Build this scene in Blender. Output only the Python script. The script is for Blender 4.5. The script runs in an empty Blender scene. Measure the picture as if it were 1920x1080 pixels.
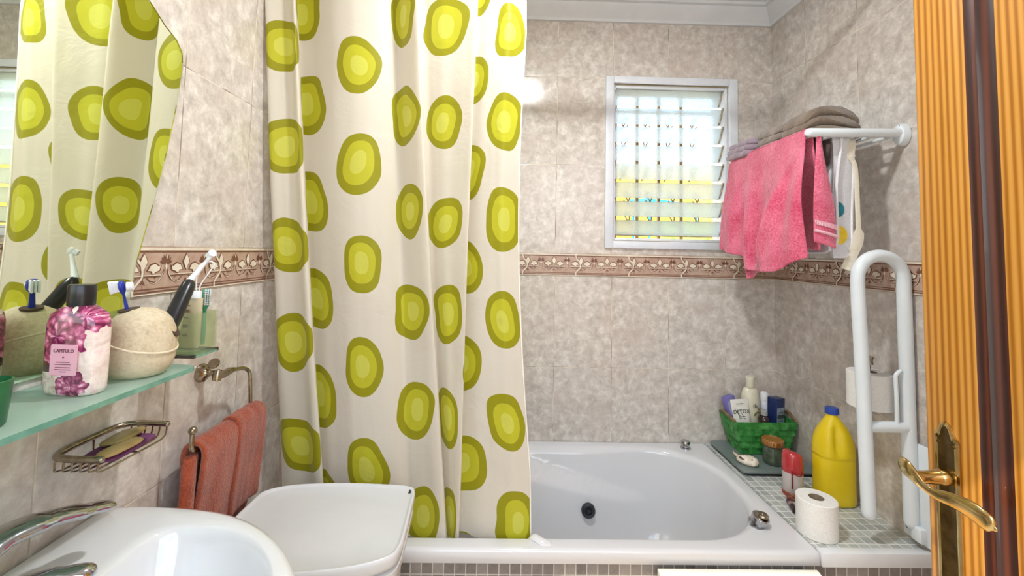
import bpy, bmesh, math, random
from mathutils import Vector, Matrix, noise
random.seed(7)
S = bpy.context.scene
C = S.collection
PI = math.pi
V = Vector

# ---------------------------------------------------------------- camera
YAW, PITCH, ROLL = 0.017742, 0.056511, 0.020609
FPX, CXP, CYP = 810.02, 955.31, 424.78
def cam_axes():
    cy, sy, cp, sp, cr, sr = math.cos(YAW), math.sin(YAW), math.cos(PITCH), math.sin(PITCH), math.cos(ROLL), math.sin(ROLL)
    fw = V((sy*cp, cy*cp, sp)); rt = V((cy, -sy, 0)); up = rt.cross(fw)
    return cr*rt + sr*up, -sr*rt + cr*up, fw
r_, u_, f_ = cam_axes()
cam = bpy.data.cameras.new('camera'); camo = bpy.data.objects.new('camera', cam); C.objects.link(camo)
camo.matrix_world = Matrix(((r_.x, u_.x, -f_.x, 0.0), (r_.y, u_.y, -f_.y, -1.8937), (r_.z, u_.z, -f_.z, 1.39), (0, 0, 0, 1)))
cam.sensor_width = 36; cam.lens = 36*FPX/1920
cam.shift_x = (960-CXP)/1920; cam.shift_y = -(540-CYP)/1920
cam.clip_start = 0.02
S.camera = camo

# ---------------------------------------------------------------- world, sun, exposure
w = bpy.data.worlds.new('world'); S.world = w; w.use_nodes = True
nt = w.node_tree; nt.nodes.clear()
wo = nt.nodes.new('ShaderNodeOutputWorld'); bg = nt.nodes.new('ShaderNodeBackground')
tc = nt.nodes.new('ShaderNodeTexCoord'); sp = nt.nodes.new('ShaderNodeSeparateXYZ'); rp = nt.nodes.new('ShaderNodeValToRGB')
nt.links.new(tc.outputs['Generated'], sp.inputs[0]); nt.links.new(sp.outputs['Z'], rp.inputs[0])
rp.color_ramp.elements[0].position = 0.0; rp.color_ramp.elements[0].color = (1.0, 0.98, 0.95, 1)
rp.color_ramp.elements[1].position = 0.35; rp.color_ramp.elements[1].color = (0.36, 0.64, 0.98, 1)
cn = nt.nodes.new('ShaderNodeTexNoise'); cn.inputs['Scale'].default_value = 5; cn.inputs['Detail'].default_value = 4; nt.links.new(tc.outputs['Generated'], cn.inputs['Vector'])
cr_ = nt.nodes.new('ShaderNodeValToRGB'); cr_.color_ramp.elements[0].position = .42; cr_.color_ramp.elements[1].position = .52; nt.links.new(cn.outputs[0], cr_.inputs[0])
cm = nt.nodes.new('ShaderNodeMix'); cm.data_type = 'RGBA'; nt.links.new(cr_.outputs[0], cm.inputs[0]); nt.links.new(rp.outputs[0], cm.inputs[6]); cm.inputs[7].default_value = (1.0, 0.99, 0.97, 1)
nt.links.new(cm.outputs[2], bg.inputs[0]); bg.inputs[1].default_value = 3.5
nt.links.new(bg.outputs[0], wo.inputs[0])
sun = bpy.data.lights.new('sun', 'SUN'); sun.energy = 3.6; sun.angle = 0.01; sun.color = (1, 0.93, 0.8)
so = bpy.data.objects.new('sun', sun); C.objects.link(so); so.location = (0, 3, 5)
so.rotation_euler = V((0.35, 0.75, -0.8)).to_track_quat('-Z', 'Y').to_euler()
lamp = bpy.data.lights.new('ceiling_light', 'AREA'); lamp.shape = 'DISK'; lamp.size = 0.11; lamp.energy = 13; lamp.color = (0.97, 1.0, 1.0)
lo = bpy.data.objects.new('ceiling_light', lamp); C.objects.link(lo); lo.location = (0.145, -0.99, 2.455)
S.view_settings.view_transform = 'Standard'; S.view_settings.look = 'None'
S.view_settings.exposure = 0.36; S.view_settings.gamma = 1; S.view_settings.use_curve_mapping = False

# ---------------------------------------------------------------- helpers
org = {}
def tag(o, label=None, cat=None, group=None, kind=None):
    if label: o['label'] = label
    if cat: o['category'] = cat
    if group: o['group'] = group
    if kind: o['kind'] = kind
    return o
def thing(name, label, cat, loc=(0, 0, 0), group=None):
    o = bpy.data.objects.new(name, None); C.objects.link(o); o.empty_display_size = 0.03
    o.location = loc; org[o] = V(loc)
    return tag(o, label, cat, group)
def obj(name, bm, mats, parent=None, loc=None, smooth=None, angle=40):
    """mesh built in world coordinates, stored relative to parent / loc"""
    o0 = V(loc) if loc is not None else (org[parent] if parent else V((0, 0, 0)))
    bmesh.ops.recalc_face_normals(bm, faces=bm.faces[:]) if smooth != 'keep' else None
    bmesh.ops.translate(bm, verts=bm.verts[:], vec=-o0)
    me = bpy.data.meshes.new(name); bm.to_mesh(me); bm.free()
    for m in (mats if isinstance(mats, (list, tuple)) else [mats]): me.materials.append(m)
    if smooth is not False:
        for p in me.polygons: p.use_smooth = True
        try: me.set_sharp_from_angle(angle=math.radians(angle))
        except Exception: pass
    o = bpy.data.objects.new(name, me); C.objects.link(o)
    if parent:
        o.parent = parent; o.location = o0 - org[parent]
    else: o.location = o0
    org[o] = o0
    return o
def nb(): return bmesh.new()
def box(bm, x0, x1, y0, y1, z0, z1, bev=0.0, mat=0, M=None, seg=2):
    vs = [bm.verts.new((x, y, z)) for x in (x0, x1) for y in (y0, y1) for z in (z0, z1)]
    fs = [bm.faces.new([vs[i] for i in q]) for q in ((0, 1, 3, 2), (4, 6, 7, 5), (0, 4, 5, 1), (2, 3, 7, 6), (0, 2, 6, 4), (1, 5, 7, 3))]
    for f in fs: f.material_index = mat
    geo = vs
    if bev > 0:
        es = list({e for f in fs for e in f.edges})
        r = bmesh.ops.bevel(bm, geom=es, offset=bev, segments=seg, profile=0.5, affect='EDGES')
        geo = list({v for f in r['faces'] for v in f.verts} | {v for v in vs if v.is_valid})
        for f in r['faces']: f.material_index = mat
    if M is not None: bmesh.ops.transform(bm, matrix=M, verts=geo)
    return geo
def ring_faces(bm, A, B, mat=0, closed=True):
    n = len(A)
    for i in range(n if closed else n-1):
        j = (i+1) % n
        try: bm.faces.new((A[i], A[j], B[j], B[i])).material_index = mat
        except ValueError: pass
def loft(bm, rings, cap0=True, cap1=True, mat=0, closed=True):
    R = [[bm.verts.new(p) for p in r] for r in rings]
    for a, b in zip(R, R[1:]): ring_faces(bm, a, b, mat, closed)
    if cap0: bm.faces.new(R[0][::-1]).material_index = mat
    if cap1: bm.faces.new(R[-1]).material_index = mat
    return R
def lathe(bm, prof, c=(0, 0, 0), seg=32, mat=0, M=None, sx=1, sy=1, cap=True):
    rings = []
    for r, z in prof:
        ring = []
        for k in range(seg):
            a = 2*PI*k/seg
            p = V((r*sx*math.cos(a), r*sy*math.sin(a), z))
            if M is not None: p = M @ p
            ring.append(p + V(c))
        rings.append(ring)
    return loft(bm, rings, cap, cap, mat)
def catmull(pts, n=8, closed=False):
    P = [V(p) for p in pts]; out = []
    m = len(P)
    rng = range(m if closed else m-1)
    for i in rng:
        if closed: a, b, c, d = P[(i-1) % m], P[i], P[(i+1) % m], P[(i+2) % m]
        else: a, b, c, d = P[max(i-1, 0)], P[i], P[i+1], P[min(i+2, m-1)]
        for k in range(n):
            t = k/n
            out.append(0.5*((2*b) + (c-a)*t + (2*a-5*b+4*c-d)*t*t + (3*b-a-3*c+d)*t**3))
    if not closed: out.append(P[-1])
    return out
def tube(bm, pts, r, seg=12, mat=0, closed=False, flat=None, roundcap=False):
    """sweep a circle; r is a number or list; flat=(a,b) scales the two section axes"""
    P = [V(p) for p in pts]; n = len(P)
    rr = r if isinstance(r, (list, tuple)) else [r]*n
    T = []
    for i in range(n):
        if closed: t = P[(i+1) % n]-P[(i-1) % n]
        else: t = P[min(i+1, n-1)]-P[max(i-1, 0)]
        T.append(t.normalized())
    ref = V((0, 0, 1)) if abs(T[0].z) < 0.9 else V((1, 0, 0))
    N = [(ref - T[0]*ref.dot(T[0])).normalized()]
    for i in range(1, n):
        v = N[-1] - T[i]*N[-1].dot(T[i]); N.append(v.normalized())
    rings = []
    fa, fb = flat or (1, 1)
    for i in range(n):
        B = T[i].cross(N[i])
        rings.append([P[i] + rr[i]*(fa*math.cos(2*PI*k/seg)*N[i] + fb*math.sin(2*PI*k/seg)*B) for k in range(seg)])
    if roundcap and not closed:
        def capr(i, s):
            out = []
            B = T[i].cross(N[i])
            for q in (0.45, 0.8, 0.97):
                d = math.sqrt(1-q*q) if False else None
                rad = math.sqrt(max(0, 1-q*q)); 
                out.append([P[i] + s*T[i]*rr[i]*q + rr[i]*rad*(fa*math.cos(2*PI*k/seg)*N[i] + fb*math.sin(2*PI*k/seg)*B) for k in range(seg)])
            return out
        rings = capr(0, -1)[::-1] + rings + capr(n-1, 1)
    R = [[bm.verts.new(p) for p in q] for q in rings]
    for a, b in zip(R, R[1:]): ring_faces(bm, a, b, mat)
    if closed: ring_faces(bm, R[-1], R[0], mat)
    else:
        bm.faces.new(R[0][::-1]).material_index = mat; bm.faces.new(R[-1]).material_index = mat
    return R
def rrect(x0, x1, y0, y1, r, z, nc=8, ns=6):
    """aligned rounded-rectangle loop; r number or 4 radii (x1y1, x0y1, x0y0, x1y0)"""
    rs = r if isinstance(r, (list, tuple)) else [r]*4
    cs = [(x1-rs[0], y1-rs[0], 0, rs[0]), (x0+rs[1], y1-rs[1], PI/2, rs[1]), (x0+rs[2], y0+rs[2], PI, rs[2]), (x1-rs[3], y0+rs[3], 1.5*PI, rs[3])]
    pts = []
    for i, (cx, cy, a0, q) in enumerate(cs):
        arc = [V((cx+q*math.cos(a0+PI/2*k/nc), cy+q*math.sin(a0+PI/2*k/nc), z)) for k in range(nc+1)]
        pts += arc
        cx2, cy2, a2, q2 = cs[(i+1) % 4]
        nx = V((cx2+q2*math.cos(a2), cy2+q2*math.sin(a2), z))
        for k in range(1, ns): pts.append(arc[-1].lerp(nx, k/ns))
    return pts
def grid(bm, f, nu, nv, mat=0, uvf=None):
    G = [[bm.verts.new(f(i/nu, j/nv)) for j in range(nv+1)] for i in range(nu+1)]
    uv = bm.loops.layers.uv.verify() if uvf else None
    for i in range(nu):
        for j in range(nv):
            fc = bm.faces.new((G[i][j], G[i+1][j], G[i+1][j+1], G[i][j+1])); fc.material_index = mat
            if uvf:
                for l, (a, b) in zip(fc.loops, ((i, j), (i+1, j), (i+1, j+1), (i, j+1))): l[uv].uv = uvf(a/nu, b/nv)
    return G
def solid(o, t, sub=0, off=0):
    m = o.modifiers.new('thickness', 'SOLIDIFY'); m.thickness = t; m.offset = off
    if sub: s = o.modifiers.new('smooth', 'SUBSURF'); s.levels = sub; s.render_levels = sub
    return o
def poly(bm, pts, mat=0):
    try: f = bm.faces.new([bm.verts.new(p) for p in pts]); f.material_index = mat; return f
    except ValueError: return None
def text_bm(bm, s, size, M, mat=0, extrude=0.0003, align='CENTER', sx=1.0):
    cu = bpy.data.curves.new('t', 'FONT'); cu.body = s; cu.size = size; cu.extrude = extrude; cu.align_x = align; cu.align_y = 'CENTER'; cu.resolution_u = 3
    o = bpy.data.objects.new('t', cu); C.objects.link(o)
    dg = bpy.context.evaluated_depsgraph_get(); me = bpy.data.meshes.new_from_object(o.evaluated_get(dg))
    n0 = len(bm.verts); bm.from_mesh(me); bm.verts.ensure_lookup_table()
    vs = bm.verts[n0:]
    bmesh.ops.transform(bm, matrix=M @ Matrix.Diagonal((sx, 1, 1, 1)), verts=vs)
    bpy.data.objects.remove(o); bpy.data.curves.remove(cu); bpy.data.meshes.remove(me)
def frame_M(o, x, y):
    x = V(x).normalized(); y = V(y); y = (y - x*y.dot(x)).normalized(); z = x.cross(y)
    return Matrix(((x.x, y.x, z.x, o[0]), (x.y, y.y, z.y, o[1]), (x.z, y.z, z.z, o[2]), (0, 0, 0, 1)))

# ---------------------------------------------------------------- materials
def hexc(h):
    h = h.lstrip('#'); f = lambda c: c/12.92 if c <= 0.04045 else ((c+0.055)/1.055)**2.4
    return tuple(f(int(h[i:i+2], 16)/255) for i in (0, 2, 4)) + (1,)
class NT:
    def __init__(s, name):
        s.m = bpy.data.materials.new(name); s.m.use_nodes = True; s.t = s.m.node_tree; s.t.nodes.clear()
        s.out = s.t.nodes.new('ShaderNodeOutputMaterial'); s.b = s.t.nodes.new('ShaderNodeBsdfPrincipled'); s.l(s.b.outputs[0], s.out.inputs[0])
    def l(s, a, b): s.t.links.new(a, b)
    def n(s, typ, **k):
        n = s.t.nodes.new(typ)
        for a, v in k.items(): setattr(n, a, v)
        return n
    def math(s, op, a, b=None, c=None):
        n = s.n('ShaderNodeMath', operation=op)
        for i, v in enumerate((a, b, c)):
            if v is None: continue
            if isinstance(v, (int, float)): n.inputs[i].default_value = v
            else: s.l(v, n.inputs[i])
        return n.outputs[0]
    def noise(s, scale, detail=3, rough=0.55, vec=None, dist=0):
        n = s.n('ShaderNodeTexNoise'); n.inputs['Scale'].default_value = scale; n.inputs['Detail'].default_value = detail
        n.inputs['Roughness'].default_value = rough; n.inputs['Distortion'].default_value = dist
        if vec is None: vec = s.n('ShaderNodeTexCoord').outputs['Object']
        s.l(vec, n.inputs['Vector']); return n
    def ramp(s, fac, stops, interp='LINEAR'):
        r = s.n('ShaderNodeValToRGB'); cr = r.color_ramp; cr.interpolation = interp
        while len(cr.elements) > 1: cr.elements.remove(cr.elements[-1])
        cr.elements[0].position = stops[0][0]; cr.elements[0].color = hexc(stops[0][1]) if isinstance(stops[0][1], str) else stops[0][1]
        for p, c in stops[1:]:
            e = cr.elements.new(p); e.color = hexc(c) if isinstance(c, str) else c
        s.l(fac, r.inputs[0]); return r.outputs[0]
    def mix(s, fac, a, b):
        m = s.n('ShaderNodeMix', data_type='RGBA')
        for sock, v in ((m.inputs[0], fac), (m.inputs[6], a), (m.inputs[7], b)):
            if isinstance(v, str): sock.default_value = hexc(v)
            elif isinstance(v, (int, float, tuple)): sock.default_value = v
            else: s.l(v, sock)
        return m.outputs[2]
    def bump(s, h, strength=0.3, dist=0.002):
        b = s.n('ShaderNodeBump'); b.inputs['Strength'].default_value = strength; b.inputs['Distance'].default_value = dist
        s.l(h, b.inputs['Height']); s.l(b.outputs[0], s.b.inputs['Normal']); return b
    def set(s, **k):
        names = dict(col='Base Color', rough='Roughness', metal='Metallic', trans='Transmission Weight', ior='IOR', coat='Coat Weight', sheen='Sheen Weight', sss='Subsurface Weight', spec='Specular IOR Level', alpha='Alpha')
        for a, v in k.items():
            i = s.b.inputs[names[a]]
            if isinstance(v, str): i.default_value = hexc(v)
            elif isinstance(v, (int, float)): i.default_value = v
            else: s.l(v, i)
        return s
def simple(name, c1, c2=None, scale=30, rough=0.45, bump=0.0, bscale=200, **k):
    m = NT(name)
    if c2: m.set(col=m.ramp(m.noise(scale).outputs[0], [(0.35, c1), (0.65, c2)]))
    else: m.set(col=c1)
    m.set(rough=rough, **k)
    if bump: m.bump(m.noise(bscale, 2).outputs[0], bump, 0.001)
    return m.m
TW, TH = 0.25, 0.394
def tile_mat(name, axis, off):
    m = NT(name); g = m.n('ShaderNodeNewGeometry'); s = m.n('ShaderNodeSeparateXYZ'); m.l(g.outputs['Position'], s.inputs[0])
    u = s.outputs[axis]; z = s.outputs['Z']
    cu = m.math('DIVIDE', m.math('SUBTRACT', u, off), TW)
    hi = m.math('GREATER_THAN', z, 1.336)
    base = m.math('ADD', 1.2881, m.math('MULTIPLY', hi, 1.3837-1.2881))
    cz = m.math('DIVIDE', m.math('SUBTRACT', z, base), TH)
    fu = m.math('FRACT', cu); fz = m.math('FRACT', cz)
    eu = m.math('MULTIPLY', m.math('MINIMUM', fu, m.math('SUBTRACT', 1, fu)), TW)
    ez = m.math('MULTIPLY', m.math('MINIMUM', fz, m.math('SUBTRACT', 1, fz)), TH)
    e = m.math('MINIMUM', eu, ez)
    grout = m.math('LESS_THAN', e, 0.0013)
    idv = m.n('ShaderNodeCombineXYZ'); m.l(m.math('FLOOR', cu), idv.inputs[0]); m.l(m.math('FLOOR', cz), idv.inputs[1])
    wn = m.n('ShaderNodeTexWhiteNoise'); m.l(idv.outputs[0], wn.inputs['Vector'])
    sc = m.n('ShaderNodeVectorMath', operation='SCALE'); m.l(wn.outputs['Color'], sc.inputs[0]); sc.inputs['Scale'].default_value = 5
    ad = m.n('ShaderNodeVectorMath', operation='ADD'); m.l(g.outputs['Position'], ad.inputs[0]); m.l(sc.outputs[0], ad.inputs[1])
    n1 = m.noise(30, 10, 0.70, ad.outputs[0], 0.25); n2 = m.noise(90, 3, 0.6, ad.outputs[0], 0.3); n3 = m.noise(7, 3, 0.5, ad.outputs[0])
    c = m.ramp(n1.outputs[0], [(0.34, '#b0a79f'), (0.46, '#c6beb7'), (0.54, '#d3ccc5'), (0.66, '#e8e3dd')])
    c = m.mix(m.math('MULTIPLY', n2.outputs[0], 0.30), c, '#c6beb6')
    c = m.mix(m.ramp(n3.outputs[0], [(0.45, (0, 0, 0, 1)), (0.7, (0.45, 0.45, 0.45, 1))]), c, '#c2b2a8')
    c = m.mix(grout, c, m.ramp(m.noise(9).outputs[0], [(0.38, '#8a7d70'), (0.52, '#d6cbbc'), (0.75, '#ede4d8')]))
    m.set(col=c, rough=m.mix(grout, (0.17, 0.17, 0.17, 1), (0.7, 0.7, 0.7, 1)), spec=0.5)
    h = m.math('ADD', m.math('MULTIPLY', m.math('MINIMUM', e, 0.002), 500), m.math('MULTIPLY', n1.outputs[0], 0.22))
    m.bump(h, 0.35, 0.0015)
    return m.m
def mosaic_mat(name, au, av, ou, ov, c1, c2, c3, grout='#c9c6bf', P=0.030, g=0.0014):
    m = NT(name); ge = m.n('ShaderNodeNewGeometry'); s = m.n('ShaderNodeSeparateXYZ'); m.l(ge.outputs['Position'], s.inputs[0])
    cu = m.math('DIVIDE', m.math('SUBTRACT', s.outputs[au], ou), P); cv = m.math('DIVIDE', m.math('SUBTRACT', s.outputs[av], ov), P)
    fu = m.math('FRACT', cu); fv = m.math('FRACT', cv)
    e = m.math('MULTIPLY', m.math('MINIMUM', m.math('MINIMUM', fu, m.math('SUBTRACT', 1, fu)), m.math('MINIMUM', fv, m.math('SUBTRACT', 1, fv))), P)
    gr = m.math('LESS_THAN', e, g)
    idv = m.n('ShaderNodeCombineXYZ'); m.l(m.math('FLOOR', cu), idv.inputs[0]); m.l(m.math('FLOOR', cv), idv.inputs[1])
    wn = m.n('ShaderNodeTexWhiteNoise'); m.l(idv.outputs[0], wn.inputs['Vector'])
    n = m.noise(70, 4, 0.6, ge.outputs['Position'])
    f = m.math('ADD', m.math('MULTIPLY', wn.outputs['Value'], 0.55), m.math('MULTIPLY', n.outputs[0], 0.5))
    c = m.ramp(f, [(0.2, c1), (0.5, c2), (0.85, c3)])
    m.set(col=m.mix(gr, c, grout), rough=m.mix(gr, (0.28, 0.28, 0.28, 1), (0.8, 0.8, 0.8, 1)))
    m.bump(m.math('MULTIPLY', m.math('MINIMUM', e, 0.0025), 400), 0.5, 0.001)
    return m.m
def wood_mat(name, stops, axis='Z', scale=1.0, rough=0.35):
    m = NT(name); tc = m.n('ShaderNodeTexCoord'); mp = m.n('ShaderNodeMapping'); m.l(tc.outputs['Object'], mp.inputs[0])
    k = {'X': (0.35, 6, 6), 'Y': (6, 0.35, 6), 'Z': (6, 6, 0.28)}[axis]
    mp.inputs['Scale'].default_value = [q*scale for q in k]
    wv = m.n('ShaderNodeTexWave', wave_type='BANDS', bands_direction='Y' if axis != 'Y' else 'X'); wv.inputs['Scale'].default_value = 4.2
    wv.inputs['Distortion'].default_value = 3.0; wv.inputs['Detail'].default_value = 3; wv.inputs['Detail Scale'].default_value = 0.7
    m.l(mp.outputs[0], wv.inputs[0])
    n = m.noise(9, 5, 0.6, mp.outputs[0])
    f = m.math('ADD', m.math('MULTIPLY', wv.outputs['Fac'], 0.62), m.math('MULTIPLY', n.outputs[0], 0.38))
    m.set(col=m.ramp(f, stops), rough=rough, coat=0.25)
    m.bump(f, 0.08, 0.001)
    return m.m
def terry(name, c1, c2, scale=260, b=0.9, dist=0.003):
    m = NT(name); n = m.noise(scale, 3, 0.7); n2 = m.noise(12, 3)
    f = m.math('ADD', m.math('MULTIPLY', n.outputs[0], 0.55), m.math('MULTIPLY', n2.outputs[0], 0.45))
    m.set(col=m.ramp(f, [(0.35, c1), (0.62, c2)]), rough=0.95, sheen=0.35, spec=0.1); m.bump(n.outputs[0], b, dist)
    return m.m
def glassy(name, col, rough=0.02, ior=1.45, alpha=None):
    m = NT(name); m.set(col=col, rough=rough, trans=1.0, ior=ior); return m.m
def thin_glass(name, tint, dens=0.25, rough=0.05):
    """pale clear plastic or glass: mostly see-through with a glossy coat"""
    m = NT(name); m.set(col=tint, rough=rough)
    tr = m.n('ShaderNodeBsdfTransparent'); tr.inputs[0].default_value = hexc(tint)
    mx = m.n('ShaderNodeMixShader'); mx.inputs[0].default_value = dens
    m.l(tr.outputs[0], mx.inputs[1]); m.l(m.b.outputs[0], mx.inputs[2]); m.l(mx.outputs[0], m.out.inputs[0]); return m.m

M_TB = tile_mat('tile_back', 'X', 0.9867); M_TR = tile_mat('tile_right', 'Y', -0.218); M_TL = tile_mat('tile_left', 'Y', -0.956)
M_CEIL = simple('ceiling_paint', '#e4e5e8', '#dcdee2', 8, 0.8, 0.05)
M_CORN = simple('cornice_paint', '#dfe1e5', '#d7dadf', 8, 0.6)
M_WHITE = simple('white_enamel', '#e9ebee', '#e4e6ea', 20, 0.22)
M_ALU = simple('white_lacquer', '#dfe3ea', '#d6dbe4', 20, 0.35)
M_ACR = NT('bath_acrylic').set(col='#d9d9dc', rough=0.10, coat=0.5).m
M_CER = NT('sink_ceramic').set(col='#d9d9da', rough=0.07, coat=0.6).m
M_PLA = simple('hamper_plastic', '#cfcfd0', '#cacbcc', 10, 0.32, 0.03, 600)
M_CHR = NT('chrome').set(col='#b9babd', metal=1.0, rough=0.10).m
M_NIC = simple('tarnished_nickel', '#8f8270', '#b3a893', 60, 0.24, metal=1.0)
M_BRASS = simple('brass', '#bfa468', '#d9c48e', 30, 0.14, metal=1.0)
M_BRASSD = simple('aged_brass', '#5d4928', '#77603a', 45, 0.34, 0.15, 90, metal=1.0)
M_BLK = simple('black_plastic', '#17171a', '#222226', 20, 0.28)
M_DK = simple('dark_rubber', '#1d2127', '#2a2f36', 20, 0.5)
M_SLATE = simple('slate_blue', '#4b5769', '#566277', 12, 0.5)
M_GRIP = simple('pale_blue_white', '#dfe8ee', '#e6edf2', 10, 0.3)
M_PINE = wood_mat('pine_varnish', [(0.10, '#8a5210'), (0.36, '#a96d1e'), (0.55, '#bd8230'), (0.88, '#c99245')], 'Z')
M_PINED = wood_mat('dark_pine', [(0.25, '#2a0d05'), (0.5, '#3c1608'), (0.8, '#54240f')], 'Z')  # darker red-brown tone for the door's panel moulding
M_PINEL = wood_mat('pale_pine', [(0.25, '#a87a3a'), (0.5, '#c69a5a'), (0.8, '#dcb87c')], 'X')
M_YEL = simple('yellow_plaster', '#c99f3a', '#d8b256', 6, 0.85, 0.2, 60)
M_CREAM = simple('cream_reveal', '#e3cf9a', '#ead9ad', 6, 0.8)
M_IRON = simple('painted_iron', '#8a7350', '#9c8560', 20, 0.6)

# ---------------------------------------------------------------- room dimensions
WL, WR, YB, YF = -0.699, 1.208, 0.0, -2.25
ZC, ZTOP, BT, BB = 2.431, 2.52, 1.3837, 1.2881
WX0, WX1, WZ0, WZ1 = 0.487, 1.012, 1.445, 2.152
def struct(name, bm, m, parent=None, label=None, **k):
    o = obj(name, bm, m, parent, **k)
    if not parent: o['kind'] = 'structure'
    if label: o['label'] = label
    return o
b = nb()
for x0, x1, z0, z1 in ((WL-.1, WX0, 0, ZTOP), (WX1, WR+.1, 0, ZTOP), (WX0, WX1, 0, WZ0), (WX0, WX1, WZ1, ZTOP)):
    poly(b, [(x0, 0, z0), (x1, 0, z0), (x1, 0, z1), (x0, 0, z1)])
RD = 0.16
for a, c in (((WX0, WZ0), (WX1, WZ0)), ((WX1, WZ0), (WX1, WZ1)), ((WX1, WZ1), (WX0, WZ1)), ((WX0, WZ1), (WX0, WZ0))):
    poly(b, [(a[0], 0, a[1]), (c[0], 0, c[1]), (c[0], RD, c[1]), (a[0], RD, a[1])], 1)
for x0, x1, z0, z1 in ((WL-.1, WX0, 0, ZTOP), (WX1, WR+.1, 0, ZTOP), (WX0, WX1, 0, WZ0), (WX0, WX1, WZ1, ZTOP)):
    poly(b, [(x0, RD, z0), (x1, RD, z0), (x1, RD, z1), (x0, RD, z1)], 1)
struct('wall_back', b, [M_TB, M_CREAM], smooth=False)
b = nb(); box(b, WL-.1, WL, YF, RD, 0, ZTOP); struct('wall_left', b, M_TL, smooth=False)
b = nb(); box(b, WR, WR+.1, YF, RD, 0, ZTOP); struct('wall_right', b, M_TR, smooth=False)
b = nb(); box(b, WL-.1, WR+.1, YF, RD, ZTOP, ZTOP+.08); struct('ceiling', b, M_CEIL, smooth=False)
b = nb(); box(b, WL-.1, WR+.1, YF-1.2, RD, -.08, 0); struct('floor', b, mosaic_mat('floor_tile', 'X', 'Y', 0, 0, '#b3a89c', '#bdb2a6', '#c8beb2', P=0.33), smooth=False)
# front wall (behind the camera) with the doorway, opened wider to let in fill light
b = nb(); box(b, WL-.1, -0.60, YF-.1, YF, 0, ZTOP); box(b, 0.92, WR+.1, YF-.1, YF, 0, ZTOP); box(b, -0.60, 0.92, YF-.1, YF, 2.30, ZTOP)
struct('wall_front', b, simple('plaster', '#e6dfd2', '#ded6c8', 6, 0.85), smooth=False)
b = nb(); box(b, -2.6, 3.2, -3.45, -3.35, 0, 1.45); struct('wall_light_block', b, simple('light_block_plaster', '#cfc8bc', '#c6beb1', 6, 0.85), smooth=False)  # unseen low wall added to block low sky light from the doorway
# cornice mouldings
def cornice(name, wall):
    prof = [(0, ZC), (0.012, ZC), (0.014, ZC+.012), (0.030, ZC+.030), (0.048, ZC+.052), (0.052, ZC+.066), (0.066, ZC+.068), (0.070, ZC+.078), (0.085, ZC+.080), (0.085, ZTOP), (0, ZTOP)]
    b = nb(); rings = []
    for t in (0, 1):
        ring = []
        for d, z in prof:
            if wall == 'back': p = (WL+d if t == 0 else WR-d, -d, z)
            if wall == 'right': p = (WR-d, YF if t == 0 else -d, z)
            if wall == 'left': p = (WL+d, YF if t == 0 else -d, z)
            ring.append(V(p))
        rings.append(ring)
    loft(b, rings); struct(name, b, M_CORN, angle=25)
cornice('trim_1', 'back'); cornice('trim_2', 'right'); cornice('trim_3', 'left')

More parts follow.
